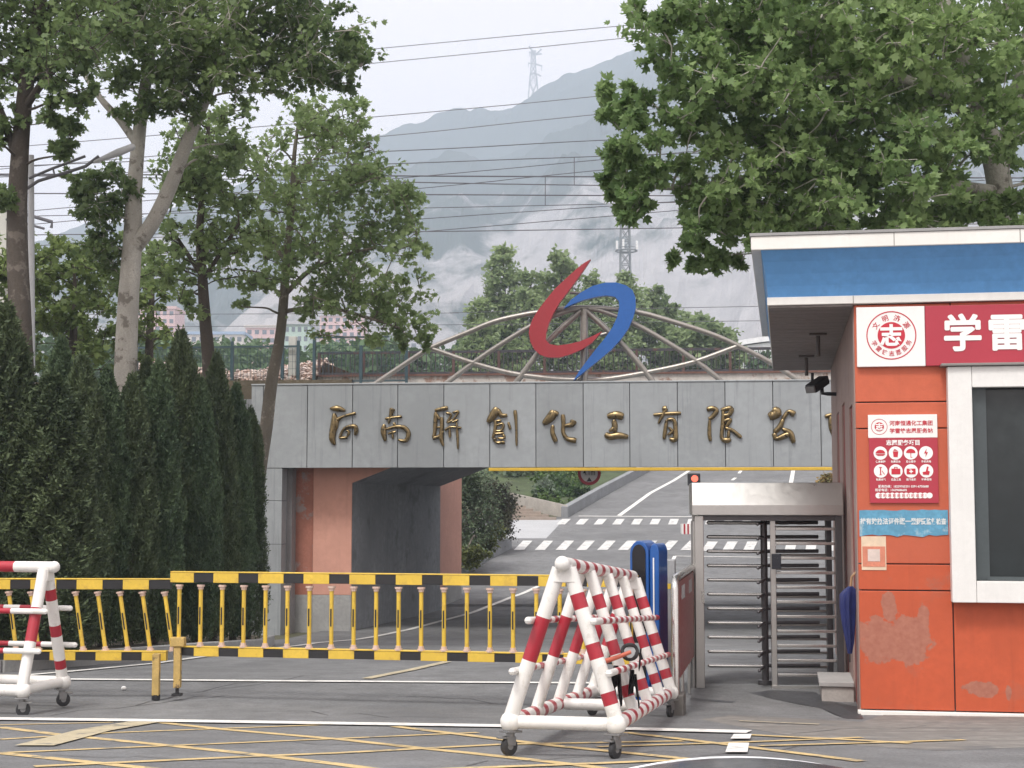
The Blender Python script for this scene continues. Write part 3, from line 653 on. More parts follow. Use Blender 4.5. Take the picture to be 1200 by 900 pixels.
def outline(pts, d):
    out = []
    for x, y in pts:
        s_, z_ = AF.sz(O4[0] + x / O4[2], O4[1] + y / O4[2]); out.append((s_, z_))
    return [AF.p(a, d, b) for a, b in out]
RED = [(493, 86), (440, 165), (390, 235), (350, 290), (300, 355), (265, 415), (235, 480), (218, 540), (215, 580), (240, 608), (290, 617), (360, 607), (430, 590), (490, 565), (540, 540), (562, 530), (500, 600), (440, 640), (370, 670), (300, 690), (230, 690), (180, 672), (145, 640), (122, 595), (112, 540), (118, 500), (135, 455), (165, 405), (210, 345), (270, 270), (340, 205), (400, 150), (450, 110)]
BLU = [(325, 387), (370, 335), (430, 290), (500, 250), (580, 228), (650, 227), (710, 245), (750, 275), (768, 320), (770, 380), (755, 440), (725, 510), (680, 575), (620, 640), (550, 700), (480, 755), (386, 832), (420, 775), (480, 695), (530, 630), (580, 570), (625, 505), (655, 440), (668, 380), (665, 340), (640, 315), (590, 308), (530, 315), (450, 335), (380, 362)]
MB().prism(outline(RED, -.34), AF.V * .2).build('red_swoosh', M('sign_red', (.32, .022, .032), .45, var=.1, scale=1.5, streak=.15), ra)
MB().prism(outline(BLU, -.30), AF.V * .2).build('blue_swoosh', M('sign_blue', (.012, .1, .36), .4, var=.1, scale=1.5, streak=.15), ra)
# yellow height bar and the round limit sign
HF = Frame(BF.p(0, .06, 0), 6.2)
mb = MB(); q0, q1 = HF.sz(560, 549)[0], HF.sz(1010, 549)[0] + 2.5; zh = HF.sz(700, 549.3)[1]
mb.fbox(HF, HF.sz(573, 549)[0], q1, -.06, .1, HF.sz(700, 551.8)[1], ZB - .012); tag(mb.build('height_bar', M('bar_yellow', (.62, .4, .04), .55, var=.15, scale=2), bevel=.01), 'yellow height limit beam under the grey fascia', 'beam')
HF = Frame(BF.p(0, 1.2, 0), 6.2)
sg = empty('height_limit_sign', HF.p(HF.sz(690.5, 550, -.2)[0], -.2, zh), 'round red rimmed height limit sign hanging under the fascia', 'sign')
cs_, cz_ = HF.sz(690.5, 555, -.2); rr_ = 13.4 / 1800 * 39
def disc(F, s_, z_, d, r, th, n=32): return [F.p(s_ + r * math.cos(2 * math.pi * i / n), d, z_ + r * math.sin(2 * math.pi * i / n)) for i in range(n)]
MB().prism(disc(HF, cs_, cz_, -.2, rr_, 0), HF.V * .03).build('rim', M('sign_rim_red', (.35, .03, .05), .5), sg)
MB().prism(disc(HF, cs_, cz_, -.205, rr_ * .74, 0), HF.V * .004).build('face', M('sign_face', (.62, .6, .6), .5), sg)
blk = M('black_print', (.015, .015, .018), .5)
mb = MB(); mb.text('4.1m', HF, cs_, cz_ + .04, -.209, .21, .004, 0, 0, .74)
mb.add([HF.p(cs_ - .07, -.209, cz_ - .2), HF.p(cs_ + .07, -.209, cz_ - .2), HF.p(cs_, -.209, cz_ - .09)], [(0, 1, 2)]); mb.build('lettering', blk, sg)
MB().fbox(HF, cs_ - .02, cs_ + .02, -.165, -.11, cz_, zh + .1).build('hanger', seam, sg)

# ================================================================== GUARDHOUSE
GC = gnd(1009, 837.5); GF = Frame(GC.to_2d().to_3d(), 10)
gz = GC.z; WL, WD = 4.6, 7.4                 # front length and depth
orange = M('orange_panel', (.52, .11, .05), .55, objvar=.14, var=.1, scale=1.2, streak=.2, bump=.08, bscale=30)
orange_w = M('orange_panel_worn', (.48, .085, .03), .6, var=.12, scale=1.2, streak=.25, stain=(.3, .13, .09), stain_amt=.5, stain_scale=1.9)
sidec = M('side_cladding', (.34, .24, .21), .6, var=.12, scale=1, streak=.4)
sidered = M('side_red', (.3, .045, .035), .6, var=.15, scale=1)
ivory = M('ivory_panel', (.76, .75, .71), .5, var=.07, scale=1.2, streak=.12)
whitem = M('white_metal', (.72, .72, .7), .45, var=.06, scale=2, streak=.12)
gh = empty('guardhouse', GC, 'orange panelled guardhouse with a blue cornice and dark window', 'building')
def gzp(px, py, d=0): return GF.sz(px, py, d)
zs1, zs2, zs3, zs4 = gzp(1060, 471)[1], gzp(1060, 502)[1], gzp(1060, 661)[1], gzp(1060, 692)[1]
zrf = gzp(1005, 357)[1]; zpl = gzp(1060, 832.5)[1]
sv = gzp(1118, 760)[0]; swin0 = gzp(1112, 600)[0]
MB().fbox(GF, .03, WL - .03, .03, WD - .03, gz - .2, zrf + .1).build('wall_core', seam, gh)
g_ = .006
def peelmat(name, col, centres):
    m = M(name, col, .6, var=.12, scale=1.2, streak=.3, stain=(.36, .1, .055), stain_amt=.45, stain_scale=1.9); t = m.node_tree; N = t.nodes.new; L = t.links.new
    b = t.nodes['Principled BSDF']; src = b.inputs['Base Color'].links[0].from_socket; g = N('ShaderNodeNewGeometry'); acc = None
    n = N('ShaderNodeTexNoise'); n.inputs['Scale'].default_value = 4.5; n.inputs['Detail'].default_value = 8; n.inputs['Roughness'].default_value = .68; L(g.outputs['Position'], n.inputs['Vector'])
    for (px, py, rx, rz) in centres:
        c = GF.p(*(lambda q: (q[0], 0, q[1]))(gzp(px, py))); k = GC.y / 1800
        mp = N('ShaderNodeMapping'); mp.vector_type = 'TEXTURE'; mp.inputs['Location'].default_value = c; mp.inputs['Scale'].default_value = (rx * k, rx * k, rz * k); L(g.outputs['Position'], mp.inputs['Vector'])
        ln = N('ShaderNodeVectorMath'); ln.operation = 'LENGTH'; L(mp.outputs[0], ln.inputs[0])
        if acc is None: acc = ln.outputs['Value']
        else: q = N('ShaderNodeMath'); q.operation = 'MINIMUM'; L(acc, q.inputs[0]); L(ln.outputs['Value'], q.inputs[1]); acc = q.outputs[0]
    ma = N('ShaderNodeMath'); ma.operation = 'MULTIPLY_ADD'; ma.inputs[1].default_value = -2.4; ma.inputs[2].default_value = 2.2; L(n.outputs['Fac'], ma.inputs[0])
    sm_ = N('ShaderNodeMath'); sm_.operation = 'SUBTRACT'; L(ma.outputs[0], sm_.inputs[0]); L(acc, sm_.inputs[1])
    mr = N('ShaderNodeMapRange'); mr.inputs[1].default_value = -.03; mr.inputs[2].default_value = .05; L(sm_.outputs[0], mr.inputs[0])
    n2 = N('ShaderNodeTexNoise'); n2.inputs['Scale'].default_value = 22; n2.inputs['Detail'].default_value = 6; L(g.outputs['Position'], n2.inputs['Vector'])
    cr = N('ShaderNodeMix'); cr.data_type = 'RGBA'; L(n2.outputs['Fac'], cr.inputs[0]); cr.inputs[6].default_value = (.26, .075, .045, 1); cr.inputs[7].default_value = (.44, .19, .13, 1)
    x = N('ShaderNodeMix'); x.data_type = 'RGBA'; L(mr.outputs[0], x.inputs[0]); L(src, x.inputs[6]); L(cr.outputs[2], x.inputs[7]); L(x.outputs[2], b.inputs['Base Color']); return m
orange_p = peelmat('orange_panel_peeled', (.48, .085, .03), [(1030, 752, 26, 30), (1062, 752, 30, 28), (1042, 712, 8, 18), (1083, 728, 7, 24)])
orange_q = peelmat('orange_panel_chipped', (.48, .085, .03), [(1150, 808, 16, 9), (1182, 812, 3, 9)])
rows = [zpl, zs4, zs3, zs2, zs1, zrf]
for i in range(5):
    m_ = orange_p if i == 0 else orange_w if i == 1 else orange
    MB().fbox(GF, 0, sv - g_ if i == 0 else swin0 + .05, 0, .05, rows[i] + g_, rows[i + 1] - g_).build('wall_panel', m_, gh, bevel=.006)
zw0, zw1 = gzp(1130, 705)[1], gzp(1130, 431)[1]
MB().fbox(GF, sv + g_, sv + 1.15, 0, .05, zpl + g_, zw0 + .02).build('wall_panel', orange_q, gh, bevel=.006)
MB().fbox(GF, sv + 1.16, WL, 0, .05, zpl + g_, zw0 + .02).build('wall_panel', orange, gh, bevel=.006)
MB().fbox(GF, swin0 + .06, WL, .0, .05, zw1 - .02, zrf).build('wall_panel', orange, gh, bevel=.006)
# peeled-paint patch, as its own thin ragged skin on the panel
def patch(name, pts, mat, d=-.003):
    P = [gzp(x, y) for x, y in pts]; mb = MB(); mb.add([GF.p(a, d, b) for a, b in P], [tuple(range(len(P)))]); return mb.build(name, mat, gh)
MB().fbox(GF, -.03, WL, -.03, .06, gz - .1, zpl - g_).build('plinth', ivory, gh, bevel=.008)
# side wall
for i, (d0, d1) in enumerate(((.0, .55), (1.35, 2.5), (3.4, 4.4), (5.3, WD))):
    MB().fbox(GF, -.01, .05, d0 + .052 if i == 0 else d0, d1, gz - .1, zrf).build('side_pier', sidec, gh, bevel=.006)
for i, (d0, d1) in enumerate(((.55, 1.35), (2.5, 3.4), (4.4, 5.3))):
    zt = zrf - (.95 if i == 0 else .8)
    MB().fbox(GF, -.008, .05, d0 + .004, d1 - .004, zt, zrf).build('side_header', sidec, gh)
    MB().fbox(GF, .012, .06, d0 + .004, d1 - .004, gz - .1, zt - .004).build('side_recess', sidered, gh)
# window
wn = MB(); wr = gzp(1140, 600)[0]; zwt, zwb = gzp(1150, 454, -.12)[1], gzp(1150, 681, -.12)[1]
wx1 = swin0 + 2.9
fr = whitem
win = MB().fbox(GF, wr + .02, wx1 - .16, -.03, -.01, zwb + .03, zwt - .02).build('window', M('dark_glass', (.025, .032, .034), .16, var=.3, scale=.7, spec=.4), gh)
mb = MB(); mb.fbox(GF, swin0, wr, -.16, 0, zw0, zw1); mb.fbox(GF, wx1 - .16, wx1, -.16, 0, zw0, zw1); mb.fbox(GF, wr + .003, wx1 - .163, -.157, 0, zwt, zw1); mb.fbox(GF, wr + .003, wx1 - .163, -.157, 0, zw0, zwb); mb.build('window_frame', fr, win, bevel=.006)
mb = MB(); mb.fbox(GF, wr + .003, wr + .14, -.06, -.02, zwb + .01, zwt - .005); mb.fbox(GF, wr + .05, wx1 - .163, -.06, -.02, zwb + .004, zwb + .04); mb.fbox(GF, wr + 1.3, wr + 1.35, -.058, -.02, zwb + .045, zwt - .005)
mb.build('sash', M('sash_dark', (.06, .075, .08), .4), win)
MB().fbox(GF, swin0 - .06, wx1 + .05, -.2, .0, zw1 + .005, zw1 + .03).build('window_hood', M('hood_grey', (.22, .21, .2), .5), gh, bevel=.004)
# roof: soffit block, cove, top band
DF = -.06                                     # front plane of the white band
sL0 = gzp(899, 354, DF)[0]; zb0_, zb1_ = gzp(950, 358, DF)[1], gzp(950, 347.5, DF)[1]
DT = -.34; sLt = gzp(880, 285, DT)[0]; zt0_, zt1_ = gzp(884, 293, DT)[1], gzp(884, 277, DT)[1]
WE = WL + .3; WB = WD + .02
rf = MB().fbox(GF, sL0, WE, DF, WB, zb0_ + .01, zb1_).build('roof', ivory, gh, bevel=.006)
mb = MB()
for k in range(7):
    a = sL0 + .012; d0 = DF + .02 + (WB - DF - .04) * k / 24
nb = 26
for k in range(nb):
    d0 = DF + .02 + (WB - DF - .04) * k / nb; d1 = DF + .02 + (WB - DF - .04) * (k + 1) / nb
    mb.fbox(GF, sL0 + .012, 0 - .012, d0 + .008, d1 - .008, zb0_ - .012, zb0_ + .008)
mb.build('soffit', M('soffit_planks', (.2, .175, .165), .6, var=.18, scale=1.5, stretch=(1, 4, 1)), gh)
bluec = M('cornice_blue', (.12, .33, .66), .5, var=.14, scale=1.4, streak=.22, bump=.06, bscale=8)
# concave cove, four sides
prof = [(0, 0), (.04, .12), (.1, .25), (.18, .38), (.28, .5)]; hz = zt0_ - zb1_; wz = (DF - DT)
rings = []
for o_, h_ in [(a / .28, b / .5) for a, b in prof]:
    e = o_ * (wz - .015); f_ = o_ * ((sL0 - sLt) - .085); rings.append([GF.p(sL0 + .01 - f_, DF + .01 - e, zb1_ + .001 + hz * h_), GF.p(WE - .01 + e, DF + .01 - e, zb1_ + .001 + hz * h_), GF.p(WE - .01 + e, WB - .01 + e, zb1_ + .001 + hz * h_), GF.p(sL0 + .01 - f_, WB - .01 + e, zb1_ + .001 + hz * h_)])
mb = MB()
for a, b in zip(rings, rings[1:]):
    for i in range(4): j = (i + 1) % 4; mb.add([a[i], a[j], b[j], b[i]], [(0, 1, 2, 3)])
mb.build('cornice', bluec, gh, smooth=True)
MB().fbox(GF, sLt, WE + .28, DT, WB + .28, zt0_ - .0, zt1_).build('parapet_band', ivory, rf, bevel=.008)
MB().fbox(GF, sLt - .012, WE + .3, DT - .012, WB + .3, zt1_ + .002, zt1_ + .03).build('parapet_cap', M('cap_grey', (.3, .3, .3), .6), rf)
mb = MB()
for k in range(1, 5):
    s_ = sLt + (WE - sLt) * k / 5 + .2; mb.fbox(GF, s_ - .004, s_ + .004, DT - .003, DT + .01, zt0_ + .005, zt1_ - .005)
mb.fbox(GF, -.012, -.004, DF - .003, DF + .01, zb0_ + .012, zb1_ - .002); mb.build('band_joint', M('joint_grey', (.3, .29, .27), .8), rf)
for px, py, d in ((958.5, 387, 2.4), (945, 424, 5.1)):
    s_ = GF.sz(px, py - 2, d)[0]; mb = MB(); c = GF.p(s_, d, zb0_ - .012)
    mb.fbox(GF, s_ - .1, s_ + .1, d - .04, d + .04, zb0_ - .035, zb0_ - .012); mb.tube([c - V((0, 0, .03)), c - V((0, 0, .27))], .024, 10)
    mb.build('soffit_fitting', M('fitting_brown', (.09, .075, .07), .5), gh, bevel=.004)
# the sign over the window (red board and white emblem square)
sgn = empty('shop_sign', GF.p(gzp(1100, 395)[0], -.05, gzp(1100, 428)[1]), 'long red and white sign board with big white characters over the window', 'sign')
zA, zB_ = gzp(1040, 429.5, -.05)[1], gzp(1040, 359.5, -.05)[1]; sA, sB2 = gzp(1004, 395, -.05)[0], gzp(1084.5, 395, -.05)[0]
MB().fbox(GF, sA, sB2 - .004, -.05, .0, zA, zB_).build('emblem_panel', M('sign_white', (.8, .79, .77), .4, var=.04), sgn, bevel=.004)
MB().fbox(GF, sB2, WL - .05, -.052, .0, zA, zB_).build('red_board', M('board_red', (.4, .032, .055), .4, var=.05), sgn, bevel=.004)
ec, ez = gzp(1044.5, 393, -.05); er = 28.5 / 1800 * GC.y
redp = M('print_red', (.5, .02, .04), .5, var=.03); whp = M('print_white', (.82, .82, .8), .5, var=.02)
mb = MB(); n = 48
for r0, r1 in ((er, er * .955),):
    for i in range(n):
        a, b = 2 * math.pi * i / n, 2 * math.pi * (i + 1) / n
        mb.add([GF.p(ec + r * math.cos(t), -.0525, ez + r * math.sin(t)) for r, t in ((r0, a), (r0, b), (r1, b), (r1, a))], [(0, 1, 2, 3)])
mb.add(disc(GF, ec, ez, -.0525, er * .55, 0), [tuple(range(32))])
top_, bot_ = '文明济源', '学雷锋志愿服务'
for i, ch in enumerate(top_):
    a = R(146 - i * 37.3); mb.text(ch, GF, ec + er * .74 * math.cos(a), ez + er * .74 * math.sin(a), -.0525, er * .27, .012, 0, a - math.pi / 2)
for i, ch in enumerate(bot_):
    a = R(205 + i * 21.7); mb.text(ch, GF, ec + er * .75 * math.cos(a), ez + er * .75 * math.sin(a), -.0525, er * .23, .012, 0, a + math.pi / 2)
mb.build('emblem', redp, sgn)
mb = MB(); mb.text('志', GF, ec, ez, -.0555, er * .92, .035); mb.build('emblem_character', whp, sgn)
mb = MB(); ch_ = 46 / 1800 * GC.y
for k, chh in enumerate('学雷锋志愿服务'):
    s_ = gzp(1128, 393, -.05)[0] + k * (gzp(1180, 393, -.05)[0] - gzp(1128, 393, -.05)[0])
    if s_ < WL - .35:
        for q in range(10):
            a = 2 * math.pi * q / 10; mb.text(chh, GF, s_ + .03 * ch_ * math.cos(a), ez + .01 + .03 * ch_ * math.sin(a), -.056 - .0003 * q, ch_ * .97)
mb.build('lettering', whp, sgn)
# notice board
nb = empty('notice_board', GF.p(gzp(1059, 540)[0], -.02, gzp(1059, 590)[1]), 'red and white volunteer service notice with eight round icons on orange wall', 'notice')
s0_, s1_ = gzp(1018.5, 540)[0], gzp(1099, 540)[0]; z0_, z1_, zm = gzp(1060, 589.5)[1], gzp(1060, 486)[1], gzp(1060, 513)[1]
MB().fbox(GF, s0_, s1_, -.022, -.001, z0_, zm - .001).build('red_panel', MATS['board_red'], nb, bevel=.002)
MB().fbox(GF, s0_ - .005, s1_ + .0, -.024, -.001, zm, z1_).build('white_header', MATS['sign_white'], nb, bevel=.002)
W_ = s1_ - s0_; H_ = zm - z0_; D_ = -.0245; D2 = -.0225 - .002
mb = MB(); hc = s0_ + W_ * .62; hh = z1_ - zm
mb.text('河南恒通化工集团', GF, hc, zm + hh * .63, D_ - .002, W_ * .079, .02); mb.text('学雷锋志愿服务站', GF, hc, zm + hh * .30, D_ - .002, W_ * .079, .02)
c0 = s0_ + W_ * .155; zc = zm + hh * .48; r_ = hh * .3
for i in range(32):
    a, b = 2 * math.pi * i / 32, 2 * math.pi * (i + 1) / 32
    mb.add([GF.p(c0 + r * math.cos(t), D_ - .002, zc + r * math.sin(t)) for r, t in ((r_ * 1.15, a), (r_ * 1.15, b), (r_ * 1.08, b), (r_ * 1.08, a))], [(0, 1, 2, 3)])
mb.add(disc(GF, c0, zc, D_ - .002, r_ * .66, 0), [tuple(range(32))]); mb.build('header_lettering', redp, nb)
mb = MB(); mb.text('志', GF, c0, zc, D_ - .004, r_ * 1.1, .03); 
mb.text('志愿服务项目', GF, s0_ + W_ * .5, z0_ + H_ * .925, D2, W_ * .083, .03)
caps = ['休息歇脚', '免费饮水', '爱心雨伞', '手机充电', '免费充气', '应急工具', '医疗急救', '轮椅借用']
ic = []
for k in range(8):
    cx = s0_ + W_ * (.165 + .221 * (k % 4)); cz = z0_ + H_ * (.765 if k < 4 else .49); ic.append((cx, cz))
    MB().add(disc(GF, cx, cz, D2, W_ * .1, 0), [tuple(range(32))]).build('icon_disc', whp, nb); mb.text(caps[k], GF, cx, cz - W_ * .128, D2, W_ * .036, .02)
mb.text('服务热线：18239765201 0391-6750688', GF, s0_ + W_ * .49, z0_ + H_ * .255, D2, W_ * .045, .02, 0, 0, .98)
mb.text('投诉电话：13639686605', GF, s0_ + W_ * .31, z0_ + H_ * .2, D2, W_ * .045, .02, 0, 0, .98)
mb.build('white_lettering', whp, nb)
mb = MB()
for k in range(12): mb.add(disc(GF, s0_ + W_ * (.125 + .0675 * k), z0_ + H_ * .115, D2 - .0001 * k, W_ * .043, 0), [tuple(range(32))])
mb.build('slogan_strip', whp, nb)
mb = MB(); D3 = D2 - .003
for k, chh in enumerate('您的满意是我们的追求！'): mb.text(chh, GF, s0_ + W_ * (.125 + .0675 * (k + .4)), z0_ + H_ * .115, D3, W_ * .05, .01)
def poly2(cx, cz, pts, sc): mb.add([GF.p(cx + x * sc, D3, cz + z * sc) for x, z in pts], [tuple(range(len(pts)))])
rI = W_ * .1
half = lambda w_, h_, z_: [(w_ * math.cos(math.pi * i / 12), z_ + h_ * math.sin(math.pi * i / 12)) for i in range(13)]
poly2(*ic[0], half(.7, .55, -.05), rI); poly2(*ic[0], [(-.75, -.15), (-.4, -.4), (.4, -.4), (.75, -.15)], rI)
poly2(*ic[1], [(-.4, .25), (.4, .25), (.3, -.6), (-.3, -.6)], rI); poly2(*ic[1], [(-.35, .35), (-.15, .6), (.2, .45), (.35, .35)], rI)
poly2(*ic[2], half(.68, .62, .0), rI); poly2(*ic[2], [(-.05, 0), (.05, 0), (.05, -.62), (.22, -.62), (.22, -.7), (-.05, -.7)], rI)
poly2(*ic[3], [(.1, .65), (-.3, -.1), (0, -.05), (-.12, -.65), (.3, .12), (.02, .08)], rI)
poly2(*ic[4], [(-.25, .6), (.2, .6), (.2, .5), (.05, .5), (.05, -.5), (.25, -.6), (-.3, -.6), (-.1, -.5), (-.1, .5), (-.25, .5)], rI); poly2(*ic[4], [(.2, .1), (.6, -.5), (.52, -.55), (.16, 0)], rI)
poly2(*ic[5], [(-.65, .35), (.65, .35), (.65, -.5), (-.65, -.5)], rI); poly2(*ic[5], [(-.25, .36), (-.25, .6), (.25, .6), (.25, .36), (.15, .36), (.15, .5), (-.15, .5), (-.15, .36)], rI)
poly2(*ic[6], [(-.65, .35), (-.2, .35), (-.2, .1), (-.12, .1), (-.12, .35), (.65, .35), (.65, -.5), (-.65, -.5)], rI)
poly2(*ic[7], [(.1, .65), (.35, .6), (.2, .05), (.5, -.1), (.35, -.6), (-.5, -.55), (-.55, -.15), (-.1, -.1)], rI)
mb.build('red_print', redp, nb)
mb = MB()
cx, cz = ic[6]
for a, b in ((.28, .08), (.08, .28)): mb.add([GF.p(cx + x * rI, D3 - .002 - a * .001, cz + (z - .08) * rI) for x, z in ((-a, -b), (a, -b), (a, b), (-a, b))], [(0, 1, 2, 3)])
mb.build('white_cross', whp, nb)
# blue banner, and the paper notice below it (its square code left out)
bb = empty('banner', GF.p(gzp(1058, 612)[0], -.012, gzp(1058, 627)[1]), 'torn faded blue banner with white characters under the red notice', 'banner')
s0_, s1_ = gzp(1007, 610)[0], gzp(1111, 612)[0]; z0_, z1_ = gzp(1060, 628)[1], gzp(1060, 597.5)[1]
mb = MB(); W_ = s1_ - s0_; H_ = z1_ - z0_; rg = random.Random(3)
tp = [(s0_ + W_ * i / 14, z1_ + rg.uniform(-.008, .004)) for i in range(15)]; bt = [(s0_ + W_ * i / 14, z0_ + rg.uniform(-.012, .016)) for i in range(15)]
mb.prism([GF.p(a, -.008, b) for a, b in bt] + [GF.p(a, -.008, b) for a, b in tp[::-1]], GF.V * .006)
mb.build('sheet', M('banner_blue', (.1, .3, .45), .6, var=.25, scale=3, stain=(.4, .5, .53), stain_amt=.7, stain_scale=4, streak=.3), bb)
mb = MB(); wp2 = M('banner_print', (.66, .7, .7), .6, var=.1)
mb.text('持有效执法证件逐一登记', GF, s0_ + W_ * .36, z0_ + H_ * .56, -.0115, W_ * .0775, .03, 0, 0, .82); mb.text('接受监督检查', GF, s0_ + W_ * .81, z0_ + H_ * .56, -.0115, W_ * .0775, .03, 0, 0, .72)
mb.build('lettering', wp2, bb)
pn = empty('paper_notice', GF.p(gzp(1024, 650)[0], -.006, gzp(1024, 668)[1]), 'small pale orange paper notice below the blue banner', 'notice')
s0_, s1_ = gzp(1009.5, 650)[0], gzp(1038.5, 650)[0]; z0_, z1_ = gzp(1024, 668)[1], gzp(1024, 628.5)[1]; H_ = z1_ - z0_
mb = MB(); mb.fbox(GF, s0_, s1_, -.006, -.001, z0_, z1_); mb.build('sheet', M('paper_cream', (.66, .52, .38), .7), pn)
mb = MB(); mb.fbox(GF, s0_ + .01, s1_ - .01, -.009, -.0065, z0_ + H_ * .1, z0_ + H_ * .7); mb.build('orange_field', M('paper_orange', (.6, .22, .14), .7, var=.2, scale=6), pn)
mb = MB(); mb.fbox(GF, s0_ + .06, s1_ - .06, -.0115, -.0095, z0_ + H_ * .26, z0_ + H_ * .62); mb.build('blank_square', M('paper_square', (.6, .5, .45), .7), pn)
# umbrella on the side wall, hook, step
um = empty('umbrella', at(1001, 766, GC.y + .5), 'folded navy umbrella hanging on the guardhouse corner by its handle', 'umbrella')
D_ = GC.y + .45; mb = MB(); navy = M('navy_cloth', (.01, .018, .11), .6, var=.3, scale=12)
cpts = [(1001, 766, 2), (1001, 752, 4), (999.5, 730, 6.5), (998.5, 710, 8), (999, 697, 8.5), (1001, 691, 6), (1002, 687, 2)]
b0 = 0; nn = 16
for k, (x, y, r) in enumerate(cpts):
    c = at(x - 5, y, D_); rr = r / 1800 * D_
    for j in range(nn):
        q = 2 * math.pi * j / nn; f = 1 + .28 * math.cos(q * 4 + k * .25); mb.v.append((c.x + rr * f * math.cos(q), c.y + rr * f * .7 * math.sin(q), c.z))
for k in range(len(cpts) - 1):
    for j in range(nn): j2 = (j + 1) % nn; mb.f.append((k * nn + j, k * nn + j2, (k + 1) * nn + j2, (k + 1) * nn + j)); mb.m.append(0)
mb.build('canopy', navy, um, smooth=True)
mb = MB(); mb.tube([at(996, 765, D_), at(996, 776, D_)], .006, 8); mb.build('tip', blk, um)
mb = MB(); mb.tube([at(996.5, 690, D_), at(998, 676, D_), at(1002.5, 671, D_), at(1005, 669, D_), at(1007, 672, D_ + .05)], .012, 8); mb.build('handle', M('handle_tan', (.35, .2, .1), .5), um, smooth=True)
st_ = at(981, 822, 16.1); mb = MB(); SF = Frame((gnd(963, 822).x, gnd(963, 822).y), 10); zq = zg(SF.o.y)
mb.fbox(SF, 0, .34, 0, .95, zq - .1, zq + .155); o = mb.build('step_block', M('step_stone', (.42, .39, .36), .85, var=.2, scale=4, bump=.2), bevel=.012)
tag(o, 'pale concrete block with a slab top beside the guardhouse corner', 'step')
mb = MB(); mb.fbox(SF, -.025, .34, -.025, .96, zq + .158, zq + .21); mb.build('slab', M('slab_grey', (.4, .39, .38), .8), o, bevel=.008)
# floodlight on the far side of the wall
D_ = 20.4; fl_ = empty('floodlight', at(960, 462, D_), 'black floodlight on a bracket at the rear guardhouse corner', 'lamp')
mb = MB(); a = at(950, 456, D_ - .2); b = at(966, 445, D_ + .05); mb.beam(a, b, .16, .12); mb.build('housing', blk, fl_, bevel=.02)
mb = MB(); a2 = at(949, 457, D_ - .23); mb.beam(a2, a2.lerp(b, .08), .13, .09); mb.build('glass', M('lamp_glass', (.2, .2, .2), .2), fl_)
mb = MB(); mb.tube([at(963, 453, D_), at(964, 461, D_), at(970, 461.5, D_), at(983, 462, D_)], .025, 8); mb.tube([at(952, 437, D_), at(952, 449, D_)], .02, 8); mb.build('bracket', blk, fl_)

# ================================================================== TURNSTILE
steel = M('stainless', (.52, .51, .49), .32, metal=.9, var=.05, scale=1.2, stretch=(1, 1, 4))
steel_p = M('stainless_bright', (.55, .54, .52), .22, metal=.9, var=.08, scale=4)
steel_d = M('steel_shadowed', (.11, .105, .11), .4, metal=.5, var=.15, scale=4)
TP = gnd(820, 806.5); TN = Frame((TP.x, TP.y), 5); tz = TP.z
tn = empty('turnstile', TN.p(.75, .5, tz), 'full height stainless turnstile with horizontal bars beside the guardhouse', 'turnstile')
tw = TN.sz(986, 700)[0]; zt_ = lambda y: TN.sz(900, y)[1]
DEP = 1.15
z603, z592, z566 = zt_(604), zt_(592), zt_(565.5)
s812, s988 = TN.sz(813, 600)[0] - .02, TN.sz(988, 600)[0]
mb = MB(); d0 = -.05
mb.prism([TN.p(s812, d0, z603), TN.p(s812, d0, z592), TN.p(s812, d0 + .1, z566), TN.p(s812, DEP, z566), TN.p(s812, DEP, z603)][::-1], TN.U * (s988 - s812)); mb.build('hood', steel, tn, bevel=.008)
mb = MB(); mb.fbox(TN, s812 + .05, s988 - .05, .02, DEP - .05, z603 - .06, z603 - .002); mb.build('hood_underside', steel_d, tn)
for s_, wd in ((TN.sz(820, 700)[0] - .05, .1), (tw - .05, .07)):
    for d in (0, DEP - .14):
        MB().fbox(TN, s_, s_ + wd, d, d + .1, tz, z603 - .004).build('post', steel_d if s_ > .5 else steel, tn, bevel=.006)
MB().fbox(TN, TN.sz(813, 700)[0], TN.sz(814, 700)[0] + .09, .11, DEP - .2, tz + .12, z603 - .07).build('side_panel', steel, tn)
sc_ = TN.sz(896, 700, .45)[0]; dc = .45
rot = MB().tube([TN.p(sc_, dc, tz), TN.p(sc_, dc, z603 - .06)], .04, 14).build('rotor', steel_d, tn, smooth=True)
MB().tube([TN.p(sc_, dc, tz + .001), TN.p(sc_, dc, tz + .05)], .09, 14).build('rotor_base', steel_d, rot, smooth=True)
zr_ = [zt_(613 + 17.2 * k) for k in range(11)]
al = sc_ - TN.sz(830, 700, dc)[0]; ar = TN.sz(961, 700, dc)[0] - sc_
for k, z in enumerate(zr_):
    MB().tube([TN.p(sc_ - al, dc - .05, z), TN.p(sc_ - .03, dc - .01, z - .004)], .022, 10).sphere(TN.p(sc_ - al, dc - .05, z), .018, 8).build('arm', steel_p, rot, smooth=True)
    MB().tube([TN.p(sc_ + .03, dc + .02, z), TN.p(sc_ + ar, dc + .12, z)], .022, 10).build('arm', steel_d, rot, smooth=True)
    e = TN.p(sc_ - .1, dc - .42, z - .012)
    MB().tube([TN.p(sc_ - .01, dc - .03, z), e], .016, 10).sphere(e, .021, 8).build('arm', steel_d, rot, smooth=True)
sp = TN.sz(906.5, 700, .1)[0]
MB().fbox(TN, sp - .03, sp + .03, .08, .14, tz, z603 - .06).build('comb_post', steel, tn, bevel=.004)
for k, z in enumerate(zr_):
    MB().fbox(TN, sp + .034, tw - .052, .09, .125, z - .085, z - .05).build('comb_bar', steel_p, tn, bevel=.006)
for k, z in enumerate(zr_):
    MB().tube([TN.p(sp + .04, DEP - .2, z - .06), TN.p(tw - .06, DEP - .2, z - .06)], .018, 8).build('rear_bar', steel, tn, smooth=True)
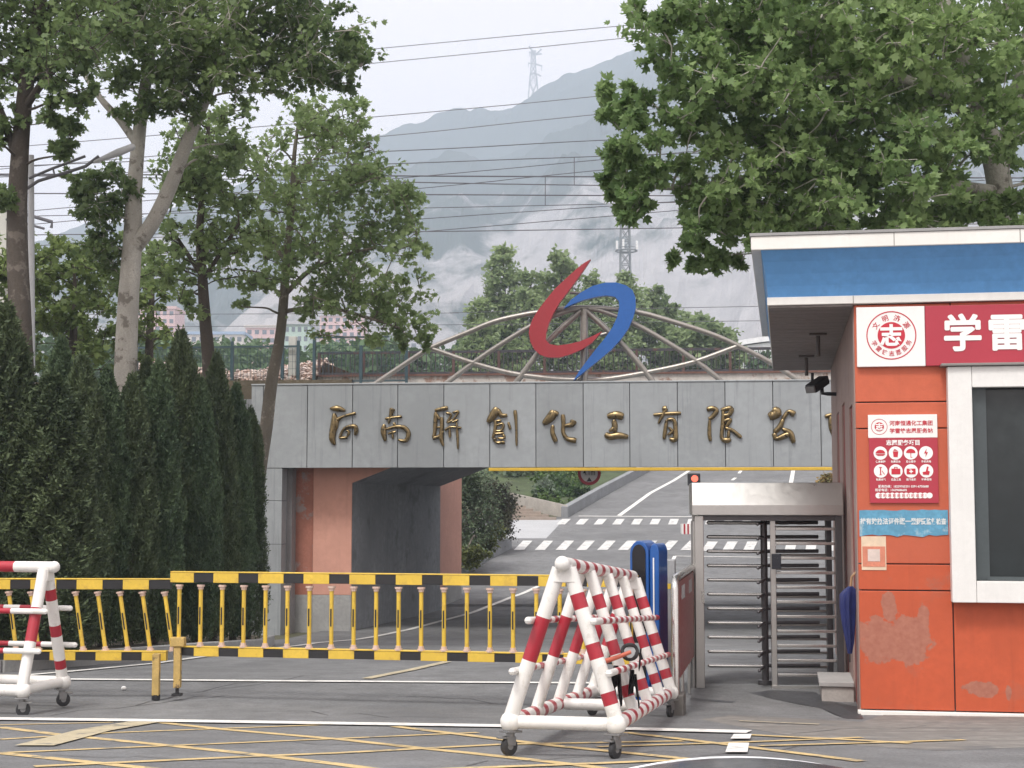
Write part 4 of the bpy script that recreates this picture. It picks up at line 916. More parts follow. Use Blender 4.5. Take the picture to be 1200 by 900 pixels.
MB().fbox(TN, tw - .1, tw - .055, .5, .56, tz, z603 - .06).build('rear_post', steel_d, tn)
MB().fbox(TN, sp - .035, tw + .02, .05, .14, tz + .0, tz + .03).build('threshold', steel, tn)
c0, c1 = TN.sz(904.5, 660, .03)[0], TN.sz(915.5, 660, .03)[0]
MB().fbox(TN, c0, c1, .03, .075, zt_(667), zt_(649)).build('card_reader', M('reader_black', (.02, .022, .03), .25), tn, bevel=.006)
sp2 = TN.sz(822, 700, -.004)[0]
MB().fbox(TN, sp2 - .0, sp2 + .035, -.012, -.001, zt_(707), zt_(692)).build('lock_plate', steel_p, tn)

# ================================================================== BARRIERS
yel = M('barrier_yellow', (.7, .48, .06), .45, objvar=.1, var=.12, scale=3, stain=(.45, .28, .06), stain_amt=.4, stain_scale=8)
blkp = M('barrier_black', (.018, .018, .02), .45, var=.2)
pinkcap = M('end_cap', (.62, .46, .38), .6, var=.15, scale=8)
def gate(name, a, b, za, zb, h, nb, lean, label, postpx, first, flip=1):
    """a, b: plan points of the rail ends; za/zb heights of the bottom rail's underside there; h height of the panel"""
    a, b = Vector((a.x, a.y, 0)), Vector((b.x, b.y, 0)); L_ = (b - a).length; u = (b - a) / L_; n = Vector((-u.y, u.x, 0))
    r = empty(name, (a.x, a.y, zg(a.y)), label, 'barrier', 'yellow and black gate barriers')
    P = lambda t, hh, o: a + u * (t * L_) + n * o + V((0, 0, za + (zb - za) * t + hh))
    def rail(nm, h0, h1, t0, t1, seg, off):
        m_ = MB(); k = int(round((t1 - t0) * L_ / seg))
        for i in range(k):
            dq = .06 * (t1 - t0) / k; q0, q1 = t0 + (t1 - t0) * i / k, t0 + (t1 - t0) * (i + 1) / k; q0 += (dq if i % 2 != off else -dq) if i else 0; q1 += (-dq if i % 2 != off else dq) if i < k - 1 else 0; e = 0 if i % 2 == off else .004
            m_.hexa([P(q0, h0 + e, -.04 + e), P(q1, h0 + e, -.04 + e), P(q1, h0 + e, .04 - e), P(q0, h0 + e, .04 - e), P(q0, h1 - e, -.04 + e), P(q1, h1 - e, -.04 + e), P(q1, h1 - e, .04 - e), P(q0, h1 - e, .04 - e)], 0 if i % 2 == off else 1)
        k2 = P(t0, h1 + .004, -.042); m_.hexa([P(t0, h1 + .002, -.043), P(t1, h1 + .002, -.043), P(t1, h1 + .002, .043), P(t0, h1 + .002, .043), P(t0, h1 + .014, -.043), P(t1, h1 + .014, -.043), P(t1, h1 + .014, .043), P(t0, h1 + .014, .043)], 0)
        return m_.build(nm, [yel, blkp], r, bevel=.003)
    rail('top_rail', h - .112, h - .008, -.004, 1, .25, first); rail('bottom_rail', 0, .09, .005, 1, .25, 1 - first)
    for i in range(nb):
        t = .015 + (i / (nb - 1)) * .97; l0 = lean / L_
        p0, p1 = P(t + l0, .1, -.01), P(t, h - .135, -.01); m_ = MB(); q = lambda f: p0.lerp(p1, f)
        m_.tube([q(.07), q(.93)], .022, 10, 0); m_.tube([q(0), q(.03), q(.03), q(.075)], [.042, .042, .03, .03], 10, 2); m_.tube([q(.925), q(.97), q(.97), q(1)], [.03, .03, .042, .042], 10, 2)
        c0, c1 = q(.36), q(.64); off = -n * .0235 if n.y > 0 else n * .0235
        m_.hexa([c0 + off - u * .008, c0 + off + u * .008, c0 + u * .008, c0 - u * .008, c1 + off - u * .008, c1 + off + u * .008, c1 + u * .008, c1 - u * .008], 1)
        m_.build('baluster', [yel, blkp, pinkcap], r)
    return r, P, n, u
rustyel = M('rusty_yellow', (.52, .36, .12), .7, var=.3, scale=9, stain=(.07, .045, .04), stain_amt=.85, stain_scale=9)
ga, gb = at(203, 700, 16.7), at(748, 700, 15.75)
zlow = at(203, 768, 16.7).z; zlo2 = at(748, 779.2, 15.75).z
r1, P1, n1, u1 = gate('gate_barrier', ga, gb, zlow, zlo2, at(203, 670, 16.7).z - zlow, 21, 0, 'long upright yellow and black gate barrier reaching to the blue box', None, 0)
mb = MB(); p = at(208.5, 760, 16.64); zt2 = p.z
mb.box(p.x - .038, p.x + .038, p.y - .04, p.y + .04, at(208, 806, 16.64).z, zt2 + .02); mb.box(p.x - .075, p.x + .075, p.y - .055, p.y + .07, zt2 + .023, zt2 + .12); mb.build('support_post', rustyel, r1, bevel=.008)
mb = MB(); mb.tube([p + V((0, 0, at(208, 806, 16.64).z - p.z)), V((p.x, p.y, at(208, 813, 16.64).z))], .02, 8); mb.box(p.x - .05, p.x + .05, p.y - .05, p.y + .05, at(208, 815, 16.64).z, at(208, 812.6, 16.64).z); mb.build('post_foot', blkp, r1)
ha, hb = at(-230, 700, 16.9), at(199, 700, 16.75)
zl1 = at(199, 774, 16.75).z
r2, P2, n2, u2 = gate('gate_barrier', hb, ha, zl1, zl1, at(199, 678.5, 16.75).z - zl1, 17, -.1, 'left yellow and black gate barrier with leaning balusters before the cypresses', None, 1)
mb = MB(); p = at(183.5, 768, 16.62); mb.box(p.x - .038, p.x + .038, p.y - .04, p.y + .04, at(183, 815, 16.62).z, p.z + .02); mb.build('support_post', M('worn_black_yellow', (.5, .35, .12), .7, var=.3, scale=9, stain=(.05, .04, .035), stain_amt=.95, stain_scale=4.4), r2, bevel=.008)
mb = MB(); mb.tube([V((p.x, p.y, at(183, 814, 16.62).z)), V((p.x, p.y, at(183, 820, 16.62).z))], .045, 10); mb.build('post_foot', blkp, r2)
# blue barrier machine
bp = gnd(760, 822); BXF = Frame((bp.x - .19, bp.y), 24); bz = zg(bp.y)
bx = empty('barrier_box', BXF.p(.15, .2, bz), 'blue round topped barrier machine behind the striped barricade', 'barrier machine')
blue = M('machine_blue', (.01, .085, .32), .35, var=.1, scale=3, coat=.3)
zt3 = at(757, 633.5, bp.y).z; r_ = .17
def arch_prof(w0, w1, zb, zt, r, n=10):
    pts = [(w0, zb), (w1, zb)]; c = zt - r; h = (w1 - w0) / 2; m_ = (w0 + w1) / 2
    return pts + [(m_ + h * math.cos(math.pi * i / n), c + r * math.sin(math.pi * i / n)) for i in range(n + 1)]
MB().prism([BXF.p(a, 0, b) for a, b in arch_prof(0, .21, bz, zt3, .14)], BXF.V * .34).build('housing', blue, bx, bevel=.01)
MB().prism([BXF.p(a, -.012, b) for a, b in arch_prof(.03, .18, bz + .1, zt3 - .04, .1)], BXF.V * .011).build('black_cover', M('machine_black', (.012, .012, .016), .2), bx)
MB().prism([BXF.p(a, .02, b) for a, b in arch_prof(.215, .32, bz, zt3 - .03, .1)], BXF.V * .3).build('side_housing', blue, bx, bevel=.012)
mb = MB(); mb.fbox(BXF, .255, .268, .012, .019, bz + .1, zt3 - .18); mb.build('white_stripe', whp, bx)
mb = MB(); mb.fbox(BXF, .05, .16, -.016, -.0125, bz + .52, bz + .62); mb.build('label_plate', M('label_grey', (.3, .35, .36), .5), bx)
cb = gnd(774, 815); mb = MB(); zc0, zc1 = zg(cb.y), at(774, 656, cb.y + .3).z
CF = Frame((cb.x - .1, cb.y + .3), 8); mb.fbox(CF, .0, .3, 0, .25, zc0, zc1); o = mb.build('control_cabinet', M('cabinet_grey', (.32, .33, .34), .5, var=.1, streak=.3), bevel=.008); tag(o, 'grey control cabinet with a yellow band right of the blue machine', 'cabinet')
mb = MB(); za_ = at(774, 690, cb.y + .3).z; mb.fbox(CF, -.003, .303, -.003, .2, za_, za_ + .06); mb.build('yellow_band', yel, o)
# red guide board in a steel frame, seen almost end on
ra0, ra1 = gnd(792, 838), gnd(812, 806)
zp0 = zg(ra0.y); du = (ra1 - ra0); du.z = 0; du.normalize()
ga_ = empty('guide_board', ra0, 'dark red board in a chrome frame between the barricade and turnstile', 'board')
e0, e1 = ra0.copy(), ra1.copy()
zc_ = at(791, 676, e0.y).z; zd_ = at(815, 676, e1.y).z; e0.z = zp0; e1.z = zg(e1.y)
zc_ = max(zc_, 1.0)
mb = MB(); T_ = lambda t, z: e0 + du * (t * (e1 - e0).length) + V((0, 0, z - e0.z))
Ht = at(791, 678, e0.y + .1).z
mb.tube([T_(0, zp0), T_(0, Ht - .1), T_(.012, Ht - .04), T_(.04, Ht), T_(.3, Ht + .01), T_(.96, Ht + .01), T_(.99, Ht - .04), T_(1, Ht - .1), T_(1, zg(e1.y))], .04, 12); mb.build('frame', steel_p, ga_, smooth=True)
nrm = Vector((-du.y, du.x, 0))
mb = MB(); zb_ = zp0 + .32
mb.hexa([T_(.03, zb_) - nrm * .02, T_(.97, zb_) - nrm * .02, T_(.97, zb_) + nrm * .02, T_(.03, zb_) + nrm * .02, T_(.03, Ht - .04) - nrm * .02, T_(.97, Ht - .04) - nrm * .02, T_(.97, Ht - .04) + nrm * .02, T_(.03, Ht - .04) + nrm * .02]); mb.build('red_panel', M('guide_red', (.26, .03, .025), .35, var=.1), ga_)
for t in (.25, .68):
    mb = MB(); c = [T_(t, Ht - .22) + nrm * s_ for s_ in (-.024, .024)]
    mb.hexa([T_(t, Ht - .24) - nrm * .024, T_(t + .17, Ht - .24) - nrm * .024, T_(t + .17, Ht - .24) + nrm * .024, T_(t, Ht - .24) + nrm * .024, T_(t, Ht - .1) - nrm * .024, T_(t + .17, Ht - .1) - nrm * .024, T_(t + .17, Ht - .1) + nrm * .024, T_(t, Ht - .1) + nrm * .024]); mb.build('white_plate', MATS['pale_plate'], ga_)
for t in (.35, .75): MB().tube([T_(t, zg(e0.y + t)), T_(t, zb_)], .018, 8).build('leg', steel, ga_)
MB().hexa([T_(-.03, zp0 - .02) - nrm * .08, T_(.1, zp0 - .02) - nrm * .08, T_(.1, zp0 - .02) + nrm * .08, T_(-.03, zp0 - .02) + nrm * .08, T_(-.03, zp0 + .2) - nrm * .08, T_(.1, zp0 + .2) - nrm * .08, T_(.1, zp0 + .2) + nrm * .08, T_(-.03, zp0 + .2) + nrm * .08]).build('base', M('base_dark', (.12, .11, .1), .6), ga_, bevel=.01)

# ================================================================== ROLLING BARRICADES
bw = M('barricade_white', (.74, .73, .7), .4, var=.06, scale=4, stain=(.45, .42, .36), stain_amt=.35, stain_scale=7)
brd = M('barricade_red', (.37, .022, .038), .35, var=.1, scale=5)
rubber = M('rubber', (.03, .03, .032), .7, var=.2); zinc = M('zinc', (.27, .27, .27), .4, metal=.7, var=.15)
def barricade(name, O, yaw, slope, L_, label, ridge_cuts, rail_cuts, Wd=.75, sc=1.0, nleg=5, swivel=0):
    """local: x across, y along (0 = near end), z up; origin on the ground below the near end's middle"""
    r = empty(name, O, label, 'barricade', 'red and white rolling barricades')
    r.rotation_euler = Matrix.Rotation(R(-yaw), 3, 'Z').to_4x4().to_euler() if not slope else (Matrix.Rotation(R(-yaw), 3, 'Z') @ Matrix.Rotation(-slope, 3, 'X')).to_euler(); r.scale = (sc,) * 3
    r_loc = r.location.copy(); r.location = (0, 0, 0)          # parts are built in local space
    zb, za = .235, 1.345; w = Wd / 2
    def st(mb, p0, p1, rad, cuts, n=16, first=0): return mb.stripes(p0, p1, rad, cuts, n, first)
    MT = [bw, brd]
    m_ = MB(); st(m_, (0, -.09, za), (0, L_ + .06, za), .052, ridge_cuts); m_.sphere((0, -.09, za), .056, 14); m_.build('ridge_tube', MT, r, smooth=True)
    for i in range(nleg):
        y = i * L_ / (nleg - 1)
        for s in (-1, 1):
            rad = .053 if i in (0, nleg - 1) else .045
            cuts = (.2, .31, .56, .67, .8, .9) if (s > 0) else (.33, .62)
            if s > 0: cuts = (.17, .27, .5, .6, .82, .9)
            m_ = MB(); st(m_, (s * .035, y, za - .03), (s * w, y, zb + .03), rad, cuts); m_.build('leg', MT, r, smooth=True)
    for s in (-1, 1):
        m_ = MB(); st(m_, (s * w, -.0, zb), (s * w, L_, zb), .054, rail_cuts); m_.sphere((s * w, -.01, zb), .075, 14); m_.sphere((s * w, L_ + .01, zb), .075, 14); m_.build('base_tube', MT, r, smooth=True)
        for hz_, ov in ((.36, .09), (.68, .09)):
            z = za + (zb - za) * hz_; x = s * (.035 + (w - .035) * hz_ + .075)
            m_ = MB(); nst = max(7, int(L_ / .16)); st(m_, (x, -.14, z), (x, L_ + .14, z), .026, [k / nst for k in range(2, nst - 1)], 10); m_.sphere((x, -.14, z), .027, 8); m_.build('side_rail', MT, r, smooth=True)
    for y in (0, L_ * .5, L_):
        m_ = MB(); m_.tube([(-w + .05, y, zb), (w - .05, y, zb)], .048, 14); m_.build('cross_tube', bw, r, smooth=True)
    for y in (0, L_):
        m_ = MB(); m_.prism([(-.07, y - .056, za - .13), (.085, y - .056, za - .13), (.05, y - .056, za + .0), (-.04, y - .056, za + .0)], (0, .11, 0)); m_.build('apex_plate', bw, r, bevel=.006)
    for s in (-1, 1):
        for y in (0, L_):
            m_ = MB(); m_.box(s * w - .06, s * w + .06, y - .06, y + .06, zb - .075, zb - .06); m_.tube([(s * w, y, zb - .076), (s * w, y, zb - .105)], .03, 12)
            for q in (-.024, .024): m_.hexa([(s * w + q - .004, y - .035, .07), (s * w + q + .004, y - .035, .07), (s * w + q + .004, y + .03, .07), (s * w + q - .004, y + .03, .07), (s * w + q - .004, y - .05, zb - .1), (s * w + q + .004, y - .05, zb - .1), (s * w + q + .004, y + .03, zb - .1), (s * w + q - .004, y + .03, zb - .1)])
            m_.box(s * w - .05, s * w + .02, y - .09, y - .045, .118, .132)
            sw = R(swivel + (17 if s > 0 else 0) + (8 if y else 0)); cs2, sn2 = math.cos(sw), math.sin(sw)
            def turn(q): q.v = [((a - s * w) * cs2 - (b - y) * sn2 + s * w, (a - s * w) * sn2 + (b - y) * cs2 + y, c) for a, b, c in q.v]; return q
            k_ = turn(m_).build('caster', zinc, r, bevel=.003)
            m_ = MB(); m_.tube([(s * w - .019, y - .012, .065), (s * w - .015, y - .012, .065), (s * w + .015, y - .012, .065), (s * w + .019, y - .012, .065)], [.056, .064, .064, .056], 20); turn(m_).build('wheel', rubber, k_, smooth=True)
            m_ = MB(); m_.tube([(s * w - .021, y - .012, .065), (s * w + .021, y - .012, .065)], .024, 14); turn(m_).build('hub', zinc, k_, smooth=True)
    r.location = r_loc; return r
nc = lambda n, a=0: [(k + a) / n for k in range(1, n)]
def cutset(n, f=.4, a=.08, b=.95):
    out = []
    for k in range(n): q = a + (b - a) * k / n; out += [q, q + (b - a) / n * f]
    return out
w1, w2 = gnd(598, 886), gnd(722, 889); w3, w4 = gnd(694, 839), gnd(787, 840)
O1 = (w1 + w2) / 2; O2 = (w3 + w4) / 2; LB = (O2 - O1).length
yaw1 = math.degrees(math.atan2(O2.x - O1.x, O2.y - O1.y)); sl1 = math.atan2(O1.z - O2.z, (O2 - O1).to_2d().length)
b1 = barricade('rolling_barricade', O1, yaw1, sl1, LB, 'red and white rolling barricade with a black cloth tied to its side', cutset(8), cutset(9), swivel=-42)
O3 = gnd(22, 838) + V((.02, .42, 0)); O3.z = zg(O3.y)
b2 = barricade('rolling_barricade', O3 + V((.08, 0, 0)), -77, 0, 3.2, 'rolling barricade cut by the left edge before the cypresses', [.12, .38, .55, .8], [.3, .4, .6, .7, .85, .95], Wd=.72, sc=1.07, swivel=25)
# chain lock with black cloth strips on the near barricade
D_ = O1.y + 1.1
lk = empty('tied_cloth', at(715, 790, D_), 'black cloth strips and orange strap tied over the barricade rail', 'cloth')
c = at(738, 764, D_ - .25); mb = MB(); pts = [c + V((.055 * math.cos(a), .01 * math.sin(3 * a), .055 * math.sin(a))) for a in np.linspace(0, 2 * math.pi, 20)]
mb.tube(pts, .016, 8, caps=False); mb.build('black_ring', M('black_rubber', (.02, .017, .018), .6), lk, smooth=True)
mb = MB(); mb.tube([c + V((0, -.01, 0)), c + V((0, .02, 0))], .045, 16); mb.build('dial', M('dial_grey', (.4, .41, .42), .4), lk, smooth=True)
mb = MB(); mb.tube([at(709, 775, D_ - .35), at(724, 770, D_ - .33), at(739, 764, D_ - .3)], [.02, .017, .015], 10); mb.build('strap', M('strap_orange', (.5, .12, .07), .5), lk, smooth=True)
clothm = M('black_cloth', (.016, .012, .015), .8, var=.4, scale=20)
rg = random.Random(4)
for (x0, y0, x1, y1, w0, w1) in ((722, 780, 719, 808, 6, 8), (724, 784, 728, 826, 6, 4), (741, 785, 739, 815, 5, 7), (744, 790, 749, 828, 4, 2), (717, 785, 722, 822, 4, 2), (751, 760, 749, 786, 2, 2)):
    mb = MB(); K = 9; b0 = 0
    for i in range(K):
        t = i / (K - 1); cx = x0 + (x1 - x0) * t; cy = y0 + (y1 - y0) * t; wd = (w0 + (w1 - w0) * t) * (1 - .25 * max(0, t - .8) * 5)
        for j in range(5):
            f = j / 4 - .5; p = at(cx + f * wd, cy + (rg.uniform(-3, 3) if i == K - 1 else 0), D_ - .22 + .03 * math.sin(f * 9 + i * .8)); mb.v.append(tuple(p))
    L0 = K * 5
    mb.v += [(x, y + .008, z) for x, y, z in mb.v]
    for i in range(K - 1):
        for j in range(4):
            q = i * 5 + j; mb.f += [(q, q + 5, q + 6, q + 1), (L0 + q, L0 + q + 1, L0 + q + 6, L0 + q + 5)]; mb.m += [0, 0]
    for i in range(K - 1):
        for j, sgn_ in ((0, 1), (4, -1)): q = i * 5 + j; mb.f.append((q, q + 5, L0 + q + 5, L0 + q)[::sgn_]); mb.m.append(0)
    mb.build('cloth_strip', clothm, lk, smooth=True)

# ================================================================== TREES
def fast_mesh(name, verts, k, mat, parent, tri=None):
    """verts (n*k,3): n polygons of k corners each"""
    n = len(verts) // k; me = bpy.data.meshes.new(name); org = np.array(worldloc(parent)) if parent else np.zeros(3)
    me.vertices.add(n * k); me.vertices.foreach_set('co', (verts - org).astype(np.float32).ravel())
    me.loops.add(n * k); me.loops.foreach_set('vertex_index', np.arange(n * k, dtype=np.int32))
    me.polygons.add(n); me.polygons.foreach_set('loop_start', np.arange(0, n * k, k, dtype=np.int32)); me.polygons.foreach_set('loop_total', np.full(n, k, dtype=np.int32))
    me.update(calc_edges=True); me.validate(); me.materials.append(mat); o = bpy.data.objects.new(name, me); COL.objects.link(o)
    if parent: o.parent = parent
    return o
LOBED = np.array([(0, 0), (.2, .02), (.5, .2), (.29, .36), (.44, .7), (.17, .62), (0, 1), (-.17, .62), (-.44, .7), (-.29, .36), (-.5, .2), (-.2, .02)], float)
OVAL = np.array([(0, 0), (.33, .3), (.26, .72), (0, 1), (-.26, .72), (-.33, .3)], float)
NEEDLE = np.array([(0, 0), (.2, .45), (0, 1), (-.2, .45)], float)
def leaves(pos, size, shape, rng, up=.55, axis=None, droop=.2, fold=.18):
    n = len(pos); nr = rng.normal(size=(n, 3)); nr[:, 2] += up * 1.8; nr /= np.linalg.norm(nr, axis=1)[:, None]
    ax = rng.normal(size=(n, 3)) if axis is None else axis + rng.normal(size=(n, 3)) * .45
    ax[:, 2] -= droop
    ax -= nr * (ax * nr).sum(1)[:, None]; ax /= np.linalg.norm(ax, axis=1)[:, None] + 1e-9
    bx_ = np.cross(nr, ax); sz_ = size * rng.uniform(.4, 1.3, n)
    S = shape[None, :, :] * sz_[:, None, None]
    out = pos[:, None, :] + bx_[:, None, :] * S[:, :, :1] + ax[:, None, :] * S[:, :, 1:] + nr[:, None, :] * (np.abs(S[:, :, :1]) * fold)
    return out.reshape(-1, 3)
def bark(name, a, b, scale=4):
    return M(name, a, .9, var=.25, scale=scale, bump=.7, bscale=25, stain=b, stain_amt=.85, stain_scale=3.5, stretch=(1, 1, .4))
def make_tree(name, label, group, trunks, clumps, leaf, leafsize, per, shape, barkm, seed, twig=.012, cat='tree', up=.55, leafspread=1.0, limb_r=.5, reach=1.75):
    """trunks: list of (points, radii) in world space; clumps: (x,y,z,r). Limbs grow from the trunks to every clump."""
    rng = np.random.default_rng(seed)
    base = Vector(trunks[0][0][0]); root = empty(name, base, label, cat, group)
    tm = MB(); nodes_ = []
    for pts, rs in trunks:
        P = smooth_poly([(*p, r) for p, r in zip(pts, rs)], 6)
        tm.tube([p[:3] for p in P], [p[3] for p in P], 12)
        nodes_ += [(np.array(p[:3]), p[3]) for p in P[3:]]
    npos = [a for a, b in nodes_]; nrad = [b for a, b in nodes_]
    tk = tm.build('trunk', barkm, root, smooth=True)
    bm_ = MB(); LP, LA = [], []
    cl = sorted(clumps, key=lambda c: min(np.linalg.norm(np.array(c[:3]) - a) for a in npos))
    for (x, y, z, r) in cl:
        c = np.array((x, y, z)); A = np.array(npos); dd = np.linalg.norm(A - c, axis=1) + np.maximum(0, A[:, 2] - c[2] + .1) * 1.6
        i = int(np.argmin(dd)); a = A[i]; ra_ = nrad[i]; L_ = np.linalg.norm(c - a)
        if L_ > .15:
            mid = (a + c) / 2 + np.array((rng.normal(0, .08), rng.normal(0, .08), .1 * L_ + rng.normal(0, .05))) * L_ * .6
            r0 = min(ra_ * .62, .014 + .022 * L_ * limb_r + .03 * r); r1_ = max(twig, r0 * .45)
            Q = smooth_poly([(*a, r0), (*(a * .55 + mid * .45 + rng.normal(0, .03, 3) * L_), r0 * .85), (*mid, (r0 + r1_) / 2), (*c, r1_)], 4)
            bm_.tube([q[:3] for q in Q], [q[3] for q in Q], 6, caps=False)
            for q in Q[4:]: npos.append(np.array(q[:3])); nrad.append(q[3])
        nt_ = max(3, int(per / 16))
        tips = rng.normal(size=(nt_, 3)); tips /= np.linalg.norm(tips, axis=1)[:, None]; tips[:, 2] = tips[:, 2] * .75 + .1
        for tv in tips:
            e = c + tv * r * rng.uniform(.7, reach); q = c + tv * r * .4 + np.array((0, 0, .08 * r)); e = e + np.array((0, 0, -.12 * r))
            bm_.tube([c, q, e], [twig, twig * .75, twig * .4], 4, caps=False)
            m_ = max(3, int(per / nt_)); tt = rng.uniform(.2, 1.15, m_)[:, None]
            pp = c * (1 - tt) + e * tt + rng.normal(0, .27 * r * leafspread, (m_, 3)); LP.append(pp); LA.append(np.repeat((tv * .8)[None], m_, 0))
    bm_.build('limbs', barkm, root, smooth=True)
    LP = np.concatenate(LP); LA = np.concatenate(LA)
    fast_mesh('crown', leaves(LP, leafsize, shape, rng, up, LA), len(shape), leaf, root)
    return root
def px_clumps(specs, rng, f=1.0, dD=0, dens=1.8):
    """specs: (px, py, rpx, D, Dspread, n): n clumps round a photo position, at real depths"""
    out = []
    for px, py, rp, D, ds_, n in specs:
        D += dD
        for _ in range(int(round(n * dens))):
            d = D + rng.uniform(-ds_, ds_); a = rng.uniform(0, 2 * math.pi); q = rp * math.sqrt(rng.uniform(0, 1)) * .95
            p = at(px + q * math.cos(a), py + q * math.sin(a), d); out.append((p.x, p.y, p.z, rp * d / 1800 * rng.uniform(.2, .42) * f))
    return out
dark_leaf = leafmat('leaf_dark', (.09, .145, .065), (.26, .35, .135), .53)
mid_leaf = leafmat('leaf_mid', (.085, .14, .05), (.26, .33, .11), .5)
light_leaf = leafmat('leaf_light', (.14, .21, .085), (.36, .46, .2), .55)
pop_leaf = leafmat('leaf_poplar', (.16, .23, .11), (.4, .5, .25), .5, .25)
bark_dark = bark('bark_dark', (.075, .062, .05), (.15, .13, .11)); bark_pale = bark('bark_pale', (.42, .4, .355), (.16, .145, .12)); bark_mid = bark('bark_mid', (.17, .15, .12), (.32, .29, .24))
def line(pts, D): return [tuple(at(x, y, D + e)) for x, y, e in pts]
rng = np.random.default_rng(21)
# A: dark plane tree at the left edge
tA = [(line([(34, 600, 0), (28, 480, 0), (24, 380, 0), (20, 270, 0), (24, 170, 0), (32, 90, 0), (48, 0, .3), (60, -120, .4)], 24.5), [.18, .17, .16, .15, .125, .11, .09, .06]),
      (line([(22, 190, 0), (4, 140, .2), (-20, 80, .4)], 24.5), [.07, .06, .04]), (line([(26, 130, 0), (60, 85, -.4), (100, 50, -.6)], 24.5), [.06, .05, .035])]
cA = px_clumps([(30, 20, 75, 21, 1.3, 18), (95, 25, 55, 20.6, 1.2, 10), (-60, 40, 90, 21.5, 1.5, 12), (15, 75, 40, 20.6, .8, 6), (70, 160, 26, 20.5, .5, 3), (62, 130, 24, 20.5, .5, 2), (8, 150, 22, 20.8, .5, 3), (60, -110, 100, 21, 1.6, 14), (-80, -100, 110, 21, 1.8, 12), (-6, 228, 18, 20.8, .4, 2), (88, 100, 26, 20.3, .5, 3)], rng, 1, 3.5)
tA = [(p_, [r * 1.12 for r in q_]) for p_, q_ in tA]
make_tree('plane_tree', 'dark trunked plane tree at the far left edge above the cypresses', 'plane trees', tA, cA, dark_leaf, .115, 84, LOBED, bark_dark, 31, up=.35, leafspread=1.15, reach=2.4)
# B: pale forked plane tree
tB = [(line([(140, 640, 0), (145, 540, 0), (147, 440, 0), (150, 360, 0), (155, 285, 0), (158, 215, 0), (166, 130, .1), (178, 50, .2), (190, -60, .3), (200, -160, .3)], 27.6), [.2, .19, .18, .165, .15, .12, .1, .08, .065, .04]),
      (line([(156, 292, 0), (178, 262, -.1), (198, 222, -.2), (220, 165, -.3), (240, 118, -.4), (262, 60, -.5), (300, -20, -.6)], 27.6), [.13, .12, .115, .1, .085, .06, .04]),
      (line([(162, 170, 0), (140, 140, .2), (120, 118, .3), (100, 90, .4)], 27.6), [.07, .06, .05, .035])]
cB = px_clumps([(190, 30, 60, 22.8, 1.5, 16), (250, 40, 60, 22.4, 1.4, 16), (320, 30, 60, 22.2, 1.4, 16), (380, 45, 46, 22, 1.1, 12), (405, 75, 26, 21.9, .7, 4), (130, 45, 50, 23, 1.4, 11), (240, 95, 42, 22.3, 1, 9), (330, 85, 36, 22.1, 1, 8), (378, 90, 24, 22, .6, 4), (120, 235, 36, 23.2, .7, 9), (128, 282, 26, 23.2, .6, 5), (108, 210, 24, 23.2, .5, 4), (150, 110, 34, 22.8, .8, 6), (205, 110, 30, 22.6, .8, 6), (255, 165, 26, 22.6, .6, 3),
                 (220, -70, 110, 22.6, 2, 20), (340, -80, 100, 22.4, 1.9, 16), (140, 320, 22, 23.4, .5, 2)], rng, 1, 4.6)
tB = [(p_, [r * 1.18 for r in q_]) for p_, q_ in tB]
make_tree('plane_tree', 'tall plane tree with a pale forked trunk behind the cypress row', 'plane trees', tB, cB, dark_leaf, .115, 84, LOBED, bark_pale, 32, up=.35, leafspread=1.15, reach=2.4)
# C, D: younger lighter trees by the bridge
tC = [(line([(246, 480, 0), (245, 430, 0), (240, 370, 0), (237, 320, 0), (234, 270, 0), (240, 200, 0), (246, 130, .1)], 31), [.16, .14, .12, .1, .08, .05, .03]),
      (line([(237, 325, 0), (215, 290, .2), (196, 262, .3)], 31), [.05, .04, .03]), (line([(238, 330, 0), (262, 290, -.2), (280, 262, -.3)], 31), [.05, .04, .03])]
cC = px_clumps([(235, 180, 42, 31, 1.4, 13), (205, 215, 34, 31, 1.2, 8), (270, 205, 38, 31, 1.3, 10), (240, 250, 46, 31, 1.4, 11), (200, 290, 36, 31, 1.2, 6), (270, 300, 40, 31, 1.3, 7), (215, 345, 28, 31, 1, 3), (182, 310, 26, 31, 1, 4), (262, 150, 34, 31, 1, 7), (300, 250, 30, 31, 1, 4)], rng)
make_tree('plane_tree', 'slender young tree with light leaves between the pale trunk and bridge', 'plane trees', tC, cC, light_leaf, .14, 36, LOBED, bark_dark, 33, up=.3, leafspread=1.5)
tD = [(line([(296, 640, 0), (303, 560, 0), (312, 500, 0), (318, 450, 0), (328, 395, 0), (333, 345, 0), (336, 300, 0), (342, 240, 0), (345, 180, 0), (352, 130, 0)], 32.5), [.16, .15, .14, .13, .11, .1, .085, .07, .045, .03]),
      (line([(334, 345, 0), (362, 318, -.3), (400, 300, -.5), (440, 290, -.6)], 32.5), [.06, .05, .04, .025]), (line([(336, 310, 0), (312, 270, .3), (300, 235, .4)], 32.5), [.05, .04, .03]), (line([(331, 365, 0), (380, 360, -.4), (430, 372, -.7), (470, 385, -.8)], 32.5), [.05, .045, .035, .02])]
